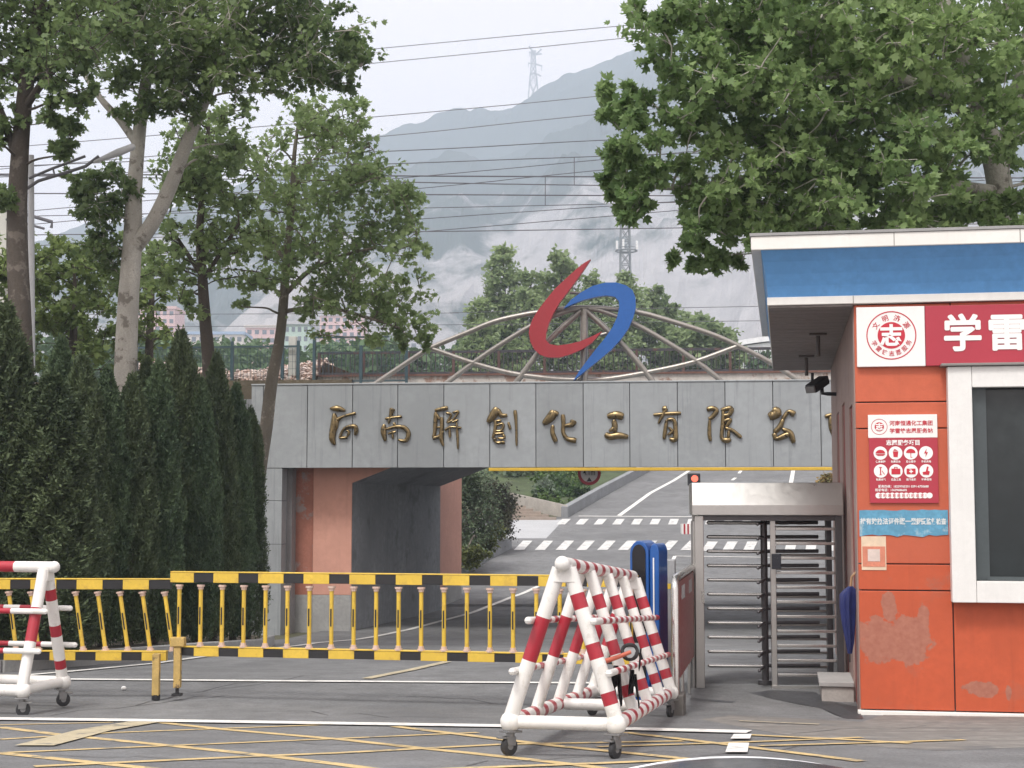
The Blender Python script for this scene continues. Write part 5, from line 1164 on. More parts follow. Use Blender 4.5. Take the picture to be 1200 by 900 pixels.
cD = px_clumps([(370, 150, 42, 32.5, 1.4, 12), (330, 190, 40, 32.5, 1.4, 10), (400, 195, 46, 32.3, 1.4, 13), (440, 225, 36, 32.2, 1.2, 10), (460, 270, 32, 32, 1, 9), (400, 260, 48, 32.2, 1.4, 13), (345, 260, 46, 32.5, 1.4, 11), (310, 300, 36, 32.6, 1.2, 7), (380, 320, 44, 32.2, 1.3, 11), (440, 320, 38, 32, 1.1, 9), (468, 340, 28, 31.8, .9, 5), (430, 365, 32, 31.8, .9, 6), (480, 385, 22, 31.6, .6, 4), (455, 395, 20, 31.6, .6, 3), (370, 370, 26, 32.2, .8, 4), (300, 355, 24, 32.6, .8, 2), (415, 135, 26, 32.4, .9, 5), (470, 235, 22, 32, .7, 4), (488, 300, 16, 31.8, .6, 2), (285, 330, 24, 32.6, .8, 2), (495, 400, 12, 31.6, .4, 2)], rng, dens=1.6)
make_tree('plane_tree', 'leaning light green tree in front of the left end of the fascia', 'plane trees', tD, cD, light_leaf, .125, 50, LOBED, bark_mid, 34, up=.3, leafspread=1.4, reach=2.3)
# E: lower greenery at the left behind the cypresses
for k, (px, py, D, specs, lab) in enumerate((
        (85, 430, 36, [(85, 300, 34, 36, 1.5, 9), (60, 340, 34, 36, 1.5, 9), (110, 335, 36, 36, 1.5, 9), (85, 375, 40, 36, 1.5, 10), (40, 300, 26, 36, 1, 5), (110, 400, 36, 36, 1.2, 7), (50, 400, 36, 36, 1.2, 7)], 'bushy tree between the lamp post and the pale forked trunk'),
        (175, 420, 38, [(172, 330, 30, 38, 1.2, 6), (160, 370, 32, 38, 1.2, 6), (178, 400, 30, 38, 1.2, 6), (165, 290, 26, 38, 1.2, 4)], 'loose leafy sapling just right of the pale forked trunk'),
        (-20, 430, 34, [(-20, 300, 40, 34, 1.5, 9), (-10, 350, 40, 34, 1.5, 9), (-30, 400, 45, 34, 1.5, 9), (8, 310, 22, 34, .8, 4)], 'bushy tree cut by the left edge behind the dark trunk'))):
    t_ = [(line([(px, py + 40, 0), (px, py - 20, 0), (px + 3, py - 70, 0), (px + 2, py - 120, 0)], D), [.12, .1, .07, .03])]
    make_tree('bushy_tree', lab, 'bushy trees behind the cypresses', t_, px_clumps(specs, rng), mid_leaf, .15, 48, LOBED if k == 0 else OVAL, bark_dark, 40 + k)
# F: big plane tree behind the guardhouse
DF_ = 21
tF = [(line([(1200, 640, 0), (1192, 480, 0), (1184, 340, 0), (1178, 265, 0), (1168, 200, 0), (1150, 130, 0), (1125, 60, 0), (1105, 0, .2), (1090, -100, .3)], DF_), [.24, .22, .2, .19, .17, .14, .115, .1, .06]),
      (line([(1170, 205, 0), (1186, 130, .2), (1205, 40, .3), (1215, -60, .4)], DF_), [.12, .1, .08, .05]),
      (line([(1160, 160, 0), (1100, 110, -.8), (1020, 85, -1.4), (930, 100, -1.8), (850, 120, -2)], DF_), [.09, .075, .06, .045, .03]),
      (line([(1172, 225, 0), (1100, 215, -.6), (1000, 200, -1), (900, 205, -1.3), (800, 220, -1.5), (730, 215, -1.5)], DF_), [.085, .075, .06, .05, .035, .02]),
      (line([(1140, 100, 0), (1080, 30, .5), (1000, -30, .8)], DF_), [.08, .06, .04]), (line([(1020, 85, -1.4), (940, 40, -1.6), (860, 20, -1.8)], DF_), [.05, .04, .03])]
cF = px_clumps([(800, 40, 50, 19.5, 1.2, 15), (860, 60, 60, 19.5, 1.5, 19), (930, 50, 65, 19.8, 1.6, 20), (1010, 50, 70, 20, 1.8, 20), (1080, 60, 60, 20.3, 1.8, 15), (1160, 60, 60, 20.6, 1.8, 13), (770, 15, 28, 19.3, .8, 7), (790, 100, 45, 19.4, 1, 14), (860, 130, 60, 19.5, 1.4, 19), (940, 140, 65, 19.8, 1.5, 21), (1020, 150, 65, 20, 1.6, 19), (1090, 150, 55, 20.2, 1.6, 12), (1185, 150, 45, 20.4, 1.4, 9),
                 (740, 130, 32, 19.3, .7, 7), (712, 122, 22, 19.3, .5, 4), (760, 175, 36, 19.3, .8, 9), (718, 185, 22, 19.3, .5, 4), (740, 215, 32, 19.3, .7, 8), (733, 240, 22, 19.3, .5, 4), (800, 200, 45, 19.4, 1, 12), (870, 215, 55, 19.6, 1.2, 16), (950, 220, 60, 19.8, 1.4, 17), (1030, 225, 55, 20, 1.4, 13), (1100, 235, 45, 20.2, 1.2, 9), (830, 262, 30, 19.5, .7, 5), (822, 290, 26, 19.5, .6, 5), (850, 295, 24, 19.5, .6, 3), (870, 265, 30, 19.6, .7, 5), (796, 300, 14, 19.4, .4, 2), (930, 265, 36, 19.8, 1, 6), (1000, 265, 36, 20, 1, 6), (1080, 275, 36, 20.2, 1, 5), (1230, 250, 40, 20.4, 1, 5),
                 (900, -70, 110, 20, 2, 20), (1060, -80, 120, 20.5, 2.2, 20), (1240, 40, 80, 20.6, 2, 14), (1240, -80, 100, 20.8, 2, 10), (1145, 258, 30, 20.2, .5, 6), (1185, 250, 26, 20.2, .5, 4), (1260, 170, 60, 20.6, 1.5, 8)], rng, .82, dens=1.6)
cF = [c for c in cF if not (c[0] < 2.9 and rng.random() < .5)]
make_tree('plane_tree', 'large spreading plane tree with a mottled trunk behind the guardhouse', 'plane trees', tF, cF, leafmat('leaf_right', (.13, .22, .08), (.36, .48, .2), .58), .112, 104, LOBED, bark_pale, 35, up=.3, leafspread=1.15, reach=2.5)

# cypresses: four shapes, copied along the bed
cyp_mat = [leafmat('cypress_green', (.036, .066, .038), (.125, .18, .085), .18, .9, .7), leafmat('cypress_olive', (.04, .064, .035), (.135, .175, .082), .18, .9, .7)]
def cypress_mesh(seed, H, Rm, n, mat):
    rng = np.random.default_rng(seed); root = empty('cypress', (0, 0, 0))
    MB().tube([(0, 0, -.2), (0.02, 0, H * .5), (0, .02, H * .93)], [.09, .06, .015], 8).build('trunk', bark_dark, root, smooth=True)
    h = rng.uniform(0, 1, n) ** .85; th = rng.uniform(0, 2 * math.pi, n)
    prof = np.interp(h, [0, .06, .2, .45, .7, .88, 1], [.75, .94, 1, .97, .84, .58, .1])
    lump = 1 + .2 * np.sin(th * 3 + h * 9 + seed) * np.cos(h * 17 + th * 2) + .17 * np.sin(th * 7 - h * 31 + seed * 2) + .1 * np.sin(th * 13 + h * 60)
    rad = Rm * prof * lump * (1 - np.abs(rng.normal(0, .17, n)))
    pos = np.stack([rad * np.cos(th), rad * np.sin(th), h * H + .1 + rng.normal(0, .05, n)], 1)
    ax = np.stack([np.cos(th) * .55, np.sin(th) * .55, np.full(n, 1.0)], 1)
    v = leaves(pos, .066, NEEDLE, rng, .0, ax, 0, .1); fast_mesh('crown', v, 4, mat, root); return root
protos = [cypress_mesh(50 + k, 4.0, .42, 52000, cyp_mat[k % 2 if k != 2 else 0]) for k in range(4)]
ORD = ['front cypress of the dark row, cut by the left edge', 'tallest cypress in the dark row at the left edge', 'olive tinged broad cypress in front near the left edge', 'cypress right behind the olive tinged one in the row', 'narrow cypress just left of the pale plane trunk', 'cypress standing directly before the pale plane trunk', 'cypress just right of the pale plane trunk', 'pointed cypress rising above the rest near the young tree', 'cypress left of the slender young tree trunk', 'cypress with a ragged tip below the young tree', 'last but one cypress before the fascia', 'rightmost cypress touching the grey pier', 'small back row cypress above the olive one', 'back row cypress between the two plane trunks']
cy = [(-45, 322, 20.4, 1.2), (8, 366, 20.8, 1.15), (60, 446, 20.9, 1.45), (96, 424, 23.2, 1.0), (126, 438, 23.8, .85), (156, 446, 24.2, .85), (186, 430, 24.8, .88), (212, 394, 26.2, 1.0), (234, 448, 26.2, .82), (254, 422, 27.6, .9), (277, 456, 28.2, .8), (294, 484, 29, .72), (72, 404, 24.5, .95), (172, 428, 27.5, 1.0)]
used = set()
for k, (px, py, D, wsc) in enumerate(cy):
    pk = (2 if k == 2 else k) % 4; pk = 1 if k in (2,) else pk
    pr_ = protos[pk]
    o = pr_ if pk not in used else copy_tree(pr_); used.add(pk)
    p = at(px, py, D); z0 = zg(D) + .15; o.location = (p.x, D, z0); o.rotation_euler.z = k * 1.7; s_ = (p.z - z0) / 4.1; o.scale = (wsc * 1.0, wsc * 1.0, s_)
    tag(o, ORD[k], 'cypress', 'cypresses in the dark row')
for k, pr_ in enumerate(protos):
    if k not in used:
        for ch in list(pr_.children): bpy.data.objects.remove(ch)
        bpy.data.objects.remove(pr_)
# poplars behind the railway
PL = ['leftmost poplar behind the bridge', 'tall poplar left of the red swoosh', 'poplar just left of the red swoosh tip', 'poplar directly behind the red swoosh tip', 'poplar behind the gap between the two swooshes', 'poplar directly behind the blue swoosh', 'poplar just right of the blue swoosh', 'slim poplar at the right end of the row']
pops = [(562, 352, 24, 126), (590, 294, 30, 130), (622, 322, 27, 128), (657, 298, 31, 130), (697, 322, 24, 134), (733, 318, 28, 130), (764, 338, 18, 133), (783, 350, 13, 136)]
for k, (px, top_y, hw, D) in enumerate(pops):
    zt = at(px, top_y, D).z; zb = zg(D) + 1; sp = []
    for y in np.arange(top_y + 8, 462, 14):
        f = min(1, (y - top_y) / 60) ** .6; nn_ = 3 if f > .5 else 2
        sp.append((px, y, max(11, hw * f), D, hw * f / 1800 * D * .8, nn_ + 2))
    t_ = [([(at(px, 450, D).x, D, zb - 3), (at(px, 450, D).x, D, zb + (zt - zb) * .4), (at(px + 1, 400, D).x, D, zb + (zt - zb) * .75), (at(px, 400, D).x, D, zt - .5)], [.28, .22, .14, .04])]
    make_tree('poplar', PL[k], 'poplars behind the railway', t_, px_clumps(sp, rng, 1.15), pop_leaf, .36, 90, OVAL, bark_dark, 60 + k, twig=.03, leafspread=1.3)
t_ = [(line([(825, 470, 0), (825, 420, 0), (825, 385, 0)], 130), [.4, .3, .1])]
make_tree('round_tree', 'hazy low tree right of the poplars beside the white shed', None, t_, px_clumps([(815, 395, 24, 130, 3, 14), (840, 405, 22, 130, 3, 12), (800, 410, 24, 130, 3, 10), (855, 420, 18, 130, 3, 8), (822, 385, 14, 130, 2, 5)], rng, 1.1), pop_leaf, .55, 90, OVAL, bark_dark, 75, twig=.03)
# trees and shrubs beyond the underpass
sh_dark = leafmat('shrub_dark', (.05, .085, .05), (.15, .2, .11), .2, .8); sh_green = leafmat('shrub_green', (.04, .085, .02), (.14, .22, .05), .3, .5); sh_olive = leafmat('shrub_olive', (.06, .08, .02), (.16, .18, .05), .3, .5); sh_grey = leafmat('shrub_grey', (.1, .14, .09), (.22, .28, .2), .3, .5)
def shrub(label, px, py, D, specs, mat, seed, ls=.16, per=110, cat='shrub', name='shrub'):
    t_ = [([tuple(at(px, py + 8, D)), tuple(at(px, py, D)), tuple(at(px + 1, py - 8, D))], [.09, .07, .04])]
    make_tree(name, label, 'shrubs beyond the underpass', t_, px_clumps(specs, rng, 1.9), mat, ls, per, OVAL, bark_dark, seed, twig=.012, cat=cat)
shrub('dark juniper rising behind the rear pink pilaster', 556, 640, 58, [(552, 572, 22, 58, 1, 9), (554, 600, 24, 58, 1, 10), (552, 630, 22, 58, 1, 9), (548, 560, 14, 58, .7, 4), (546, 648, 16, 57, .7, 6)], sh_dark, 81, .1, 200)
shrub('brownish dark juniper right of the pilaster above the low wall', 587, 625, 64, [(580, 574, 14, 64, .8, 6), (586, 592, 16, 64, .8, 8), (588, 608, 13, 64, .8, 6), (584, 620, 13, 64, .8, 6)], leafmat('juniper_brown', (.016, .022, .014), (.1, .105, .06), .2, .8), 82, .1, 200)
shrub('low yellow green bush against the low concrete wall', 566, 645, 58, [(580, 628, 9, 63, .4, 5), (568, 640, 10, 58.5, .4, 6), (553, 652, 10, 54.5, .4, 5)], sh_olive, 83, .12, 120)
shrub('dark tree crown at the back under the fascia', 612, 565, 96, [(600, 556, 18, 96, 2, 7), (625, 552, 16, 98, 2, 6), (645, 556, 15, 98, 2, 6)], sh_dark, 84, .3, 120)
shrub('bright green bush beside the hill road below the limit sign', 655, 578, 90, [(640, 566, 15, 92, 1.5, 7), (660, 562, 14, 94, 1.5, 6), (675, 570, 13, 92, 1.5, 6), (655, 580, 12, 88, 1, 6), (690, 562, 12, 96, 1.5, 5)], sh_green, 85, .24, 120)
shrub('broad green shrub on the bank left of the kerb wall top', 720, 560, 100, [(655, 574, 14, 88, 1.5, 8), (675, 582, 10, 86, 1, 6), (690, 574, 10, 93, 1, 6), (640, 582, 11, 86, 1, 6), (705, 564, 9, 99, 1, 5), (668, 562, 12, 97, 1.5, 6)], leafmat('shrub_deep', (.03, .07, .022), (.1, .17, .05), .3, .5), 90, .22, 120)
shrub('pale grey round bush above the retaining wall', 636, 575, 86, [(636, 573, 10, 86, .6, 8)], sh_grey, 86, .16, 130)
shrub('green bush behind the round limit sign', 715, 562, 104, [(712, 558, 13, 104, 1.5, 7), (735, 553, 11, 108, 1.5, 6), (700, 570, 9, 98, 1, 4)], sh_green, 87, .24, 110)
shrub('low groundcover bush at the corner of the kerb wall', 655, 596, 82, [(648, 592, 8, 82, .6, 5), (668, 592, 8, 84, .6, 4), (640, 586, 8, 83, .6, 4)], sh_green, 88, .16, 100)
shrub('flowering bush behind the turnstile hood by the guardhouse', 972, 568, 70, [(970, 566, 9, 70, .6, 5), (980, 570, 8, 70, .6, 4), (990, 566, 9, 70, .6, 4)], leafmat('flower_bush', (.05, .1, .03), (.5, .3, .12), .3, 2), 89, .16, 90)
# far-off belt of trees beyond the mesh fence, reads as one mass
rngw = np.random.default_rng(9); pos = []
for k in range(46):
    px = rngw.uniform(-60, 560); D = rngw.uniform(130, 170); top_y = rngw.uniform(398, 422) if px > 250 else rngw.uniform(380, 420); c = at(px, top_y + 26, D); r = 30 / 1800 * D
    q = rngw.normal(size=(420, 3)); q /= np.linalg.norm(q, axis=1)[:, None]; q *= rngw.uniform(.7, 1, 420)[:, None] * r * np.array((1, 1, 1.1)); pos.append(q + np.array(c))
for k in range(30):
    px = rngw.uniform(820, 1100); D = rngw.uniform(150, 180); c = at(px, rngw.uniform(425, 440), D); r = 16 / 1800 * D
    q = rngw.normal(size=(300, 3)); q /= np.linalg.norm(q, axis=1)[:, None]; q *= rngw.uniform(.7, 1, 300)[:, None] * r; pos.append(q + np.array(c))
pos = np.concatenate(pos)
o = fast_mesh('woods', leaves(pos, .75, OVAL, rngw, .4), 6, leafmat('leaf_far', (.06, .12, .05), (.14, .22, .1), .3, .1), None); tag(o, kind='stuff')

# ================================================================== FAR BUILDINGS, MASTS, WIRES
wind = M('far_window', (.12, .14, .17), .3)
def block(label, x0, x1, yt, D, dep, wall, roof=None, rows=4, cols=5, cat='building'):
    D *= 1.8
    a, b = at(x0, yt, D), at(x1, yt, D); zt = a.z; r = empty('apartment_block', (a.x, D, 8.2), label, cat, 'far apartment blocks')
    MB().box(a.x, b.x, D, D + dep, 7, zt).build('wall', wall, r)
    MB().box(a.x - .6, b.x + .6, D - .6, D + dep + .6, zt + .01, zt + 1.0).build('roof', roof or wall, r)
    zb = 9.5
    for i in range(rows):
        z = zt - (i + 1) * 3.1 + .6
        for j in range(cols):
            x = a.x + (b.x - a.x) * (j + .5) / cols; w_ = (b.x - a.x) / cols * .28
            MB().box(x - w_, x + w_, D - .12, D - .01, z, z + 1.6).build('window', wind, r)
pinkw = M('far_pink', (.66, .45, .43), .8); creamw = M('far_cream', (.66, .6, .55), .8); greyw = M('far_grey', (.5, .5, .52), .8); bluer = M('far_blue_roof', (.3, .4, .55), .7); greenw = M('far_green', (.45, .58, .5), .8)  # pink walls paled: distance haze put into their colour
block('pink apartment block seen just right of the pale forked trunk', 158, 205, 362, 330, 18, pinkw, pinkw, 6, 6)
block('cream block with a blue roof behind the slender young tree', 214, 285, 392, 300, 16, creamw, bluer, 4, 8)
block('pink block rising behind the mesh fence near the leaning tree', 288, 332, 384, 320, 16, pinkw, creamw, 5, 5)
block('pale green block beside the leaning tree trunk', 333, 362, 380, 280, 16, greenw, greyw, 4, 4)
block('pink and grey block above the bridge railing left of the arch', 375, 425, 370, 360, 20, pinkw, greyw, 6, 6)
block('hazy grey block furthest right of the far housing', 440, 500, 392, 380, 20, greyw, greyw, 4, 6)
r = empty('white_shed', at(905, 430, 150), 'white round roofed shed in the haze beside the guardhouse cornice', 'shed'); mb = MB(); a, b = at(858, 410, 150), at(985, 410, 150)
pr_ = [(a.x + (b.x - a.x) * t, 150, at(600, 408 - 12 * math.sin(math.pi * (.12 + .76 * t)) + 12 * math.sin(math.pi * .12), 150).z) for t in np.linspace(0, 1, 16)]
mb.prism([(b.x, 150, a.z - 12), (a.x, 150, a.z - 12)] + pr_, (0, 30, 0)); mb.build('wall', M('shed_white', (.72, .74, .77), .6), r)
mb = MB(); mb.prism([(x, y - .3, z + .1) for x, y, z in pr_] + [(x, y - .3, z + .6) for x, y, z in pr_[::-1]], (0, 31, 0)); mb.build('roof', M('shed_roof', (.8, .82, .84), .5), r)
# lattice masts
galv = M('galvanised', (.22, .24, .25), .6, metal=.3, var=.1, scale=.5)
def lattice(name, label, cat, base, levels, r, arms=()):
    """levels: (z, half width)"""
    root = empty(name, base, label, cat); mb = MB(); b = Vector(base)
    C_ = lambda z, h: [b + V((sx * h, sy * h, z)) for sx, sy in ((-1, -1), (1, -1), (1, 1), (-1, 1))]
    for (z0, h0), (z1, h1) in zip(levels, levels[1:]):
        p, q = C_(z0, h0), C_(z1, h1)
        for i in range(4):
            j = (i + 1) % 4; mb.tube([p[i], q[i]], r, 5); mb.tube([p[i], q[j]], r * .6, 4); mb.tube([p[j], q[i]], r * .6, 4); mb.tube([q[i], q[j]], r * .6, 4)
    mb.build('lattice_body', galv, root); return root, b
D_ = 1985; pb = at(625, 112, D_); pzs = lambda y: at(625, y, D_).z - pb.z
py_, b = lattice('power_pylon', 'pale lattice pylon on the hazy ridge', 'pylon', pb, [(-12, 7), (pzs(96), 5), (pzs(86), 3.6), (pzs(76), 3), (pzs(66), 2.6), (pzs(60), 2.6)], .75)
pw = lambda x, y: at(x, y, D_)
for n_, pts in (('crossarm', [(620, 61), (627, 64), (635, 63)]), ('crossarm', [(619, 74), (627, 75), (635.5, 77.5)]), ('crossarm', [(621, 87), (627, 86), (634, 89)]), ('peak_arm', [(620, 54), (624, 60), (627, 64)]), ('peak_arm', [(634.5, 57.5), (631, 61), (627, 64)])):
    MB().tube([pw(*q) for q in pts], 1.0, 6).build(n_, galv, py_)
for x, y in ((619.5, 74), (621, 61.5), (621, 87), (635, 78)): MB().tube([pw(x, y), pw(x - .3, y + 5)], .45, 5).build('insulator', galv, py_)
D_ = 420; tb = at(733, 345, D_); tzs = lambda y: at(733, y, D_).z - tb.z; hw = 5.6 / 1800 * D_
tt_, b = lattice('telecom_mast', 'grey telecom mast with white antennas behind the poplars', 'mast', tb, [(-10, hw * 1.3), (tzs(325), hw * 1.1), (tzs(310), hw), (tzs(296), hw), (tzs(282), hw * .95), (tzs(268), hw * .9), (tzs(252), hw * .85)], .26)
tw_ = lambda x, y, d=0: at(x, y, D_ + d)
for y in (294, 256):
    mb = MB(); c = tw_(734, y); ring = [c + V((2.9 * math.cos(a), 2.9 * math.sin(a), 0)) for a in np.linspace(0, 2 * math.pi, 17)]
    mb.tube(ring, .22, 6, caps=False); mb.tube([p + V((0, 0, .8)) for p in ring], .1, 6, caps=False); mb.build('platform_ring', galv, tt_)
wpl = M('antenna_white', (.8, .8, .8), .5)
for x, y, h in ((723, 287, 10), (730.5, 286, 12), (746.5, 287, 10), (724, 250, 9), (733, 248, 9), (745, 252, 8)):
    p = tw_(x, y, -2.5); MB().box(p.x - .3, p.x + .3, p.y - .1, p.y + .1, p.z - h / 2 * .23, p.z + h / 2 * .23).build('antenna', wpl, tt_, bevel=.05)
# overhead lines
wire_m = M('wire_grey', (.1, .1, .115), .6); wire_far = M('wire_far', (.16, .16, .18), .6)
WL_ = [('upper of the two lines above the pylon in the open sky', [(-200, 116), (420, 59), (753, 28), (1400, -30)], 260, .075), ('lower pale line passing just behind the pylon head', [(-200, 135), (407, 77), (747, 43), (1400, -28)], 260, .075),
       ('line crossing the low saddle of the ridge', [(-200, 190), (427, 138), (767, 106), (1400, 40)], 200, .06), ('second line down below the ridge saddle', [(-200, 215), (423, 162), (690, 135), (1400, 66)], 200, .06),
       ('faint line above the thick railway wires', [(-200, 203), (460, 177), (733, 163), (1400, 134)], 70, .022), ('thin line carrying the right dropper', [(-200, 214), (457, 192), (680, 184), (1400, 160)], 62, .02),
       ('line rising rightwards through the right dropper', [(-200, 268), (533, 203), (727, 185), (1400, 124)], 66, .018), ('thick dark feeder wire, highest of the level ones', [(-200, 203), (453, 206), (690, 207), (1400, 209)], 50, .024),
       ('dark level wire right below the thick feeder', [(-200, 202), (450, 213), (687, 217), (1400, 226)], 50, .019), ('slanting wire crossing the two level dark wires', [(-200, 285), (500, 220), (677, 202), (1400, 130)], 56, .015),
       ('dark level contact wire, lowest of the thick ones', [(-200, 226), (493, 228), (703, 229), (1400, 231)], 48, .02), ('thin wire at the foot of the left dropper', [(-200, 258), (483, 244), (797, 237), (1400, 222)], 54, .015),
       ('slanting wire ending near the telecom mast top', [(-200, 305), (487, 257), (720, 241), (1400, 194)], 54, .015), ('slanting wire across the mast body', [(-200, 330), (490, 272), (800, 246), (1400, 195)], 58, .016), ('level wire below the mast top across the quarry', [(-200, 277), (463, 271.7), (800, 267), (1400, 259)], 46, .015),
       ('faint lower wire across the foot of the quarry', [(-200, 370), (480, 367), (547, 366), (890, 359), (1400, 352)], 120, .025), ('lowest faint wire above the bridge arch', [(-200, 385), (480, 381), (793, 377), (1400, 370)], 120, .025)]
for lab, pts, D, r_ in WL_:
    P = [at(x, y, D) for x, y, _ in smooth_poly([(a, b, 0) for a, b in pts], 6)]
    o = MB().tube(P, r_, 5).build('overhead_wire', wire_far if D > 150 else wire_m); tag(o, lab, 'wire', 'overhead wires')
for lab, x, y0, y1, D in (('left vertical dropper linking the level wires', 639, 207, 241, 49), ('right vertical dropper above the level wires', 673, 184, 217, 52)):
    o = MB().tube([at(x, y0, D), at(x, y1, D)], .014, 5).build('wire_dropper', wire_m); tag(o, lab, 'wire dropper', 'wire droppers')
# street lamp and railway mast at the left
D_ = 26.3; lp = at(36.5, 445, D_); sl_ = empty('street_lamp', (lp.x, D_, zg(D_) + .3), 'pale street lamp pole with a slanted twin tube arm at the left', 'street lamp')
lampm = M('lamp_grey', (.5, .51, .52), .45, var=.08); lampd = M('lamp_dark', (.13, .13, .14), .5)
MB().tube([V((lp.x, D_, zg(D_) - .1)), at(36.5, 440, D_), at(36.5, 182, D_)], [.085, .07, .05], 12).build('pole', lampm, sl_, smooth=True)
lw = lambda x, y: at(x, y, D_ - .2)
MB().tube([lw(30, 222), lw(45, 212), lw(75, 203), lw(100, 195), lw(116, 183)], .028, 8).build('arm', lampd, sl_, smooth=True); MB().tube([lw(34, 209), lw(60, 198), lw(100, 183)], .024, 8).build('arm', lampd, sl_, smooth=True)
MB().tube([lw(62, 197), lw(64, 205)], .018, 6).build('arm_strut', lampd, sl_)
a, b = lw(110, 190), lw(158, 171); mb = MB(); mb.tube([a, a.lerp(b, .3), a.lerp(b, .6), a.lerp(b, .95), b], [.028, .05, .07, .06, .03], 10); h_ = mb.build('lamp_head', lampm, sl_, smooth=True)
D_ = 44; o = MB().box(at(-6, 300, D_).x, at(7, 300, D_).x, D_, D_ + .3, 5, at(0, 222, D_).z).build('railway_mast', MATS['pale_concrete'], bevel=.02); tag(o, 'pale concrete railway mast cut by the left edge', 'mast')
o = MB().tube([at(7, 246, D_ - .1), at(30, 251, D_ - .1), at(61, 260, D_ - .1), at(60, 267, D_ - .1)], .05, 6).tube([at(7, 257, D_ - .1), at(30, 262, D_ - .1), at(52, 268, D_ - .1)], .035, 6).build('bracket', wire_m); 
o.parent = bpy.data.objects['railway_mast']; o.location = o.location - bpy.data.objects['railway_mast'].location
# traffic light and striped kerb block seen past the turnstile
D_ = 64; tl = at(813.5, 562, D_); tr = empty('traffic_light', (tl.x, D_, zg(D_)), 'small traffic light showing red above the turnstile hood', 'traffic light')
MB().box(tl.x - .26, tl.x + .26, D_, D_ + .2, tl.z - .25, tl.z + .26).build('housing', blk, tr, bevel=.03)
MB().tube([(tl.x + .12, D_ + .1, zg(D_)), (tl.x + .12, D_ + .1, tl.z - .26)], .06, 10).build('pole', lampd, tr, smooth=True)
m, t_, b_ = nodes('red_lamp'); b_.inputs['Base Color'].default_value = (.8, .1, .06, 1); b_.inputs['Emission Color'].default_value = (1, .16, .1, 1); b_.inputs['Emission Strength'].default_value = .9
MB().tube([(tl.x + .02, D_ - .03, tl.z + .04), (tl.x + .02, D_ - .002, tl.z + .04)], .14, 16).build('red_light', m, tr)
D_ = 71; kb = gnd(808, 626); kr = empty('traffic_island', (kb.x, kb.y, zg(kb.y)), 'red and white striped kerb block on the road beside the turnstile', 'kerb block')
mb = MB(); q0, q1 = at(799, 622, kb.y).x, at(816, 622, kb.y).x; zt_2 = at(808, 614, kb.y).z; K = 8
for i in range(K): mb.box(q0 + (q1 - q0) * i / K, q0 + (q1 - q0) * (i + 1) / K, kb.y, kb.y + .5, zg(kb.y), zt_2, i % 2)
mb.build('block', [bw, brd], kr)
mb = MB(); q = at(815, 614, kb.y).x; z2 = at(815, 603, kb.y).z; mb.stripes((q, kb.y + .2, zt_2), (q, kb.y + .2, z2), .1, (.3, .6), 10); mb.build('bollard', [bw, brd], kr)
# litter on the road
p = gnd(145, 809); o = MB().sphere(p + V((0, 0, .025)), .03, 10, sc=(1, 1, .8)).build('pebble', whp, smooth=True); tag(o, 'small white pebble lying on the asphalt before the left barrier', 'pebble')

# ================================================================== CAR AT THE BOTTOM EDGE
carm = M('car_dark', (.035, .038, .045), .22, var=0); glassm = M('car_glass', (.02, .024, .028), .08, var=.1)
cx0, cy0 = .76, 4.3; cz0 = zg(cy0); top_z = at(890, 888, cy0 + .6).z + .05
car = empty('car', (cx0, cy0, cz0), 'dark car whose roof just shows at the bottom edge', 'car')
Hc = top_z - cz0
prof = [(-2.2, .32), (-2.25, .62), (-2.1, .86), (-1.5, .92), (-.95, .97), (1.15, .97), (1.75, .93), (2.2, .86), (2.25, .55), (2.2, .32)]
mb = MB(); W2 = .88
secs = [(-W2, .94), (-W2 * .96, 1), (0, 1.0), (W2 * .96, 1), (W2, .94)]
b0 = 0; K = len(prof)
for wv, s_ in secs:
    for x, z in prof: mb.v.append((cx0 + x * (.985 if abs(wv) == W2 else 1), cy0 + wv, cz0 + .32 + (z - .32) * s_))
for i in range(len(secs) - 1):
    for j in range(K): j2 = (j + 1) % K; mb.f.append((i * K + j, i * K + j2, (i + 1) * K + j2, (i + 1) * K + j)); mb.m.append(0)
mb.f.append(tuple(range(K))); mb.f.append(tuple((len(secs) - 1) * K + j for j in range(K))[::-1]); mb.m += [0, 0]
mb.build('body', carm, car, bevel=.03)
def cab(z0, z1, x0a, x1a, x0b, x1b, wa, wb, name, mat, n=1):
    m_ = MB(); m_.hexa([(cx0 + x0a, cy0 - wa, cz0 + z0), (cx0 + x1a, cy0 - wa, cz0 + z0), (cx0 + x1a, cy0 + wa, cz0 + z0), (cx0 + x0a, cy0 + wa, cz0 + z0), (cx0 + x0b, cy0 - wb, cz0 + z1), (cx0 + x1b, cy0 - wb, cz0 + z1), (cx0 + x1b, cy0 + wb, cz0 + z1), (cx0 + x0b, cy0 + wb, cz0 + z1)]); return m_.build(name, mat, car, bevel=.02)
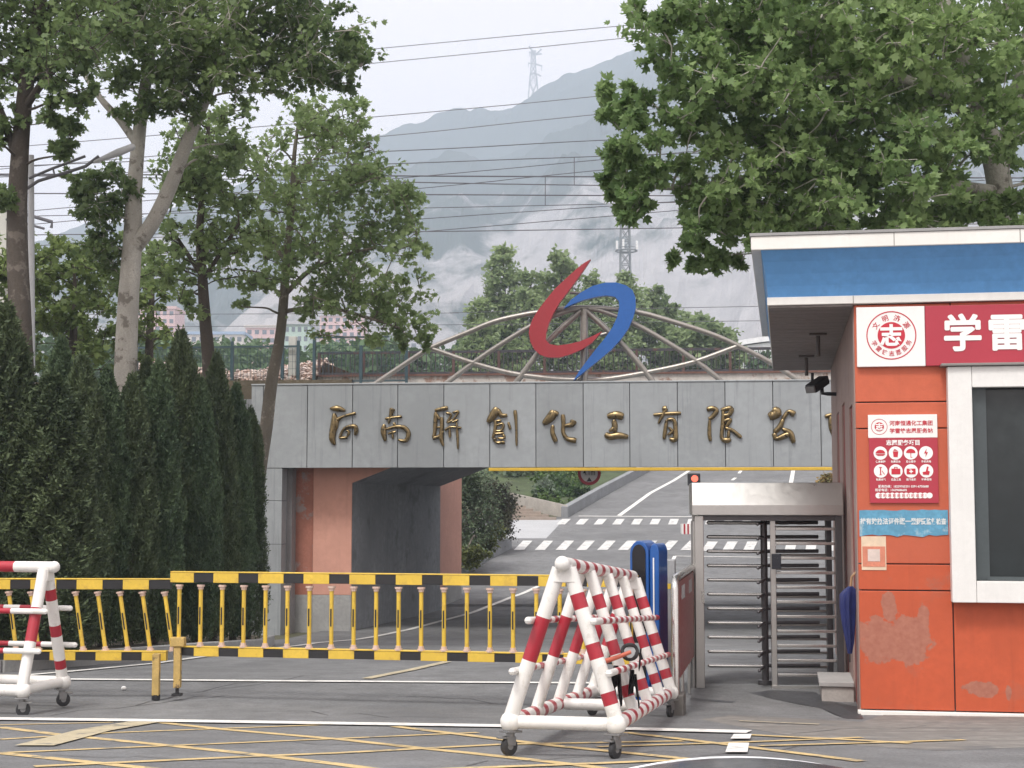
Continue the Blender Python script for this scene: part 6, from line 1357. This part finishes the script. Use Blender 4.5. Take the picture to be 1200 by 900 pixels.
cab(.965, Hc - .1, -1.5, 1.3, -.85, .75, .82, .64, 'window', glassm)
mb = MB(); nx_, ny_ = 20, 10                       # crowned roof skin
for i in range(nx_ + 1):
    for j in range(ny_ + 1):
        u, v = i / nx_ * 2 - 1, j / ny_ * 2 - 1
        mb.v.append((cx0 - .05 + u * .86, cy0 + v * .66, cz0 + Hc - .21 * u * u - .06 * v * v - .03 * (u * u * v * v)))
for i in range(nx_):
    for j in range(ny_): q = i * (ny_ + 1) + j; mb.f.append((q, q + ny_ + 1, q + ny_ + 2, q + 1)); mb.m.append(0)
mb.build('roof', carm, car, smooth=True)
MB().tube([(cx0 - .05 + u * .86, cy0 + .665, cz0 + Hc - .06 - .24 * u * u) for u in np.linspace(-.95, .95, 21)], .005, 8).build('roof_glint', M('glint_silver', (.75, .76, .78), .3, metal=.3, var=.02), car, smooth=True)  # added tube whose light colour stands for the sky glint on the roof edge
for x in (-1.38, 1.4):
    for s in (-1, 1):
        m_ = MB(); m_.tube([(cx0 + x, cy0 + s * .72, cz0 + .32), (cx0 + x, cy0 + s * .9, cz0 + .32)], .32, 24); wq = m_.build('wheel', rubber, car, bevel=.02)
        m_ = MB(); m_.tube([(cx0 + x, cy0 + s * .8, cz0 + .32), (cx0 + x, cy0 + s * .905, cz0 + .32)], .2, 18); m_.build('rim', zinc, wq)

# ================================================================== HAZE
bpy.ops.mesh.primitive_cube_add(size=1, location=(0, 1200, 400)) if False else None
mb = MB().box(-2600, 2600, -60, 2600, -3.0, 700); hz = mb.build('haze', [])
m = bpy.data.materials.new('haze_air'); m.use_nodes = True; t_ = m.node_tree; t_.nodes.clear()
pv = t_.nodes.new('ShaderNodeVolumePrincipled'); pv.inputs['Color'].default_value = (.765, .87, 1, 1); pv.inputs['Density'].default_value = .00052; pv.inputs['Anisotropy'].default_value = .0
ou = t_.nodes.new('ShaderNodeOutputMaterial'); t_.links.new(pv.outputs[0], ou.inputs['Volume'])
hz.data.materials.append(m); tag(hz, kind='stuff')
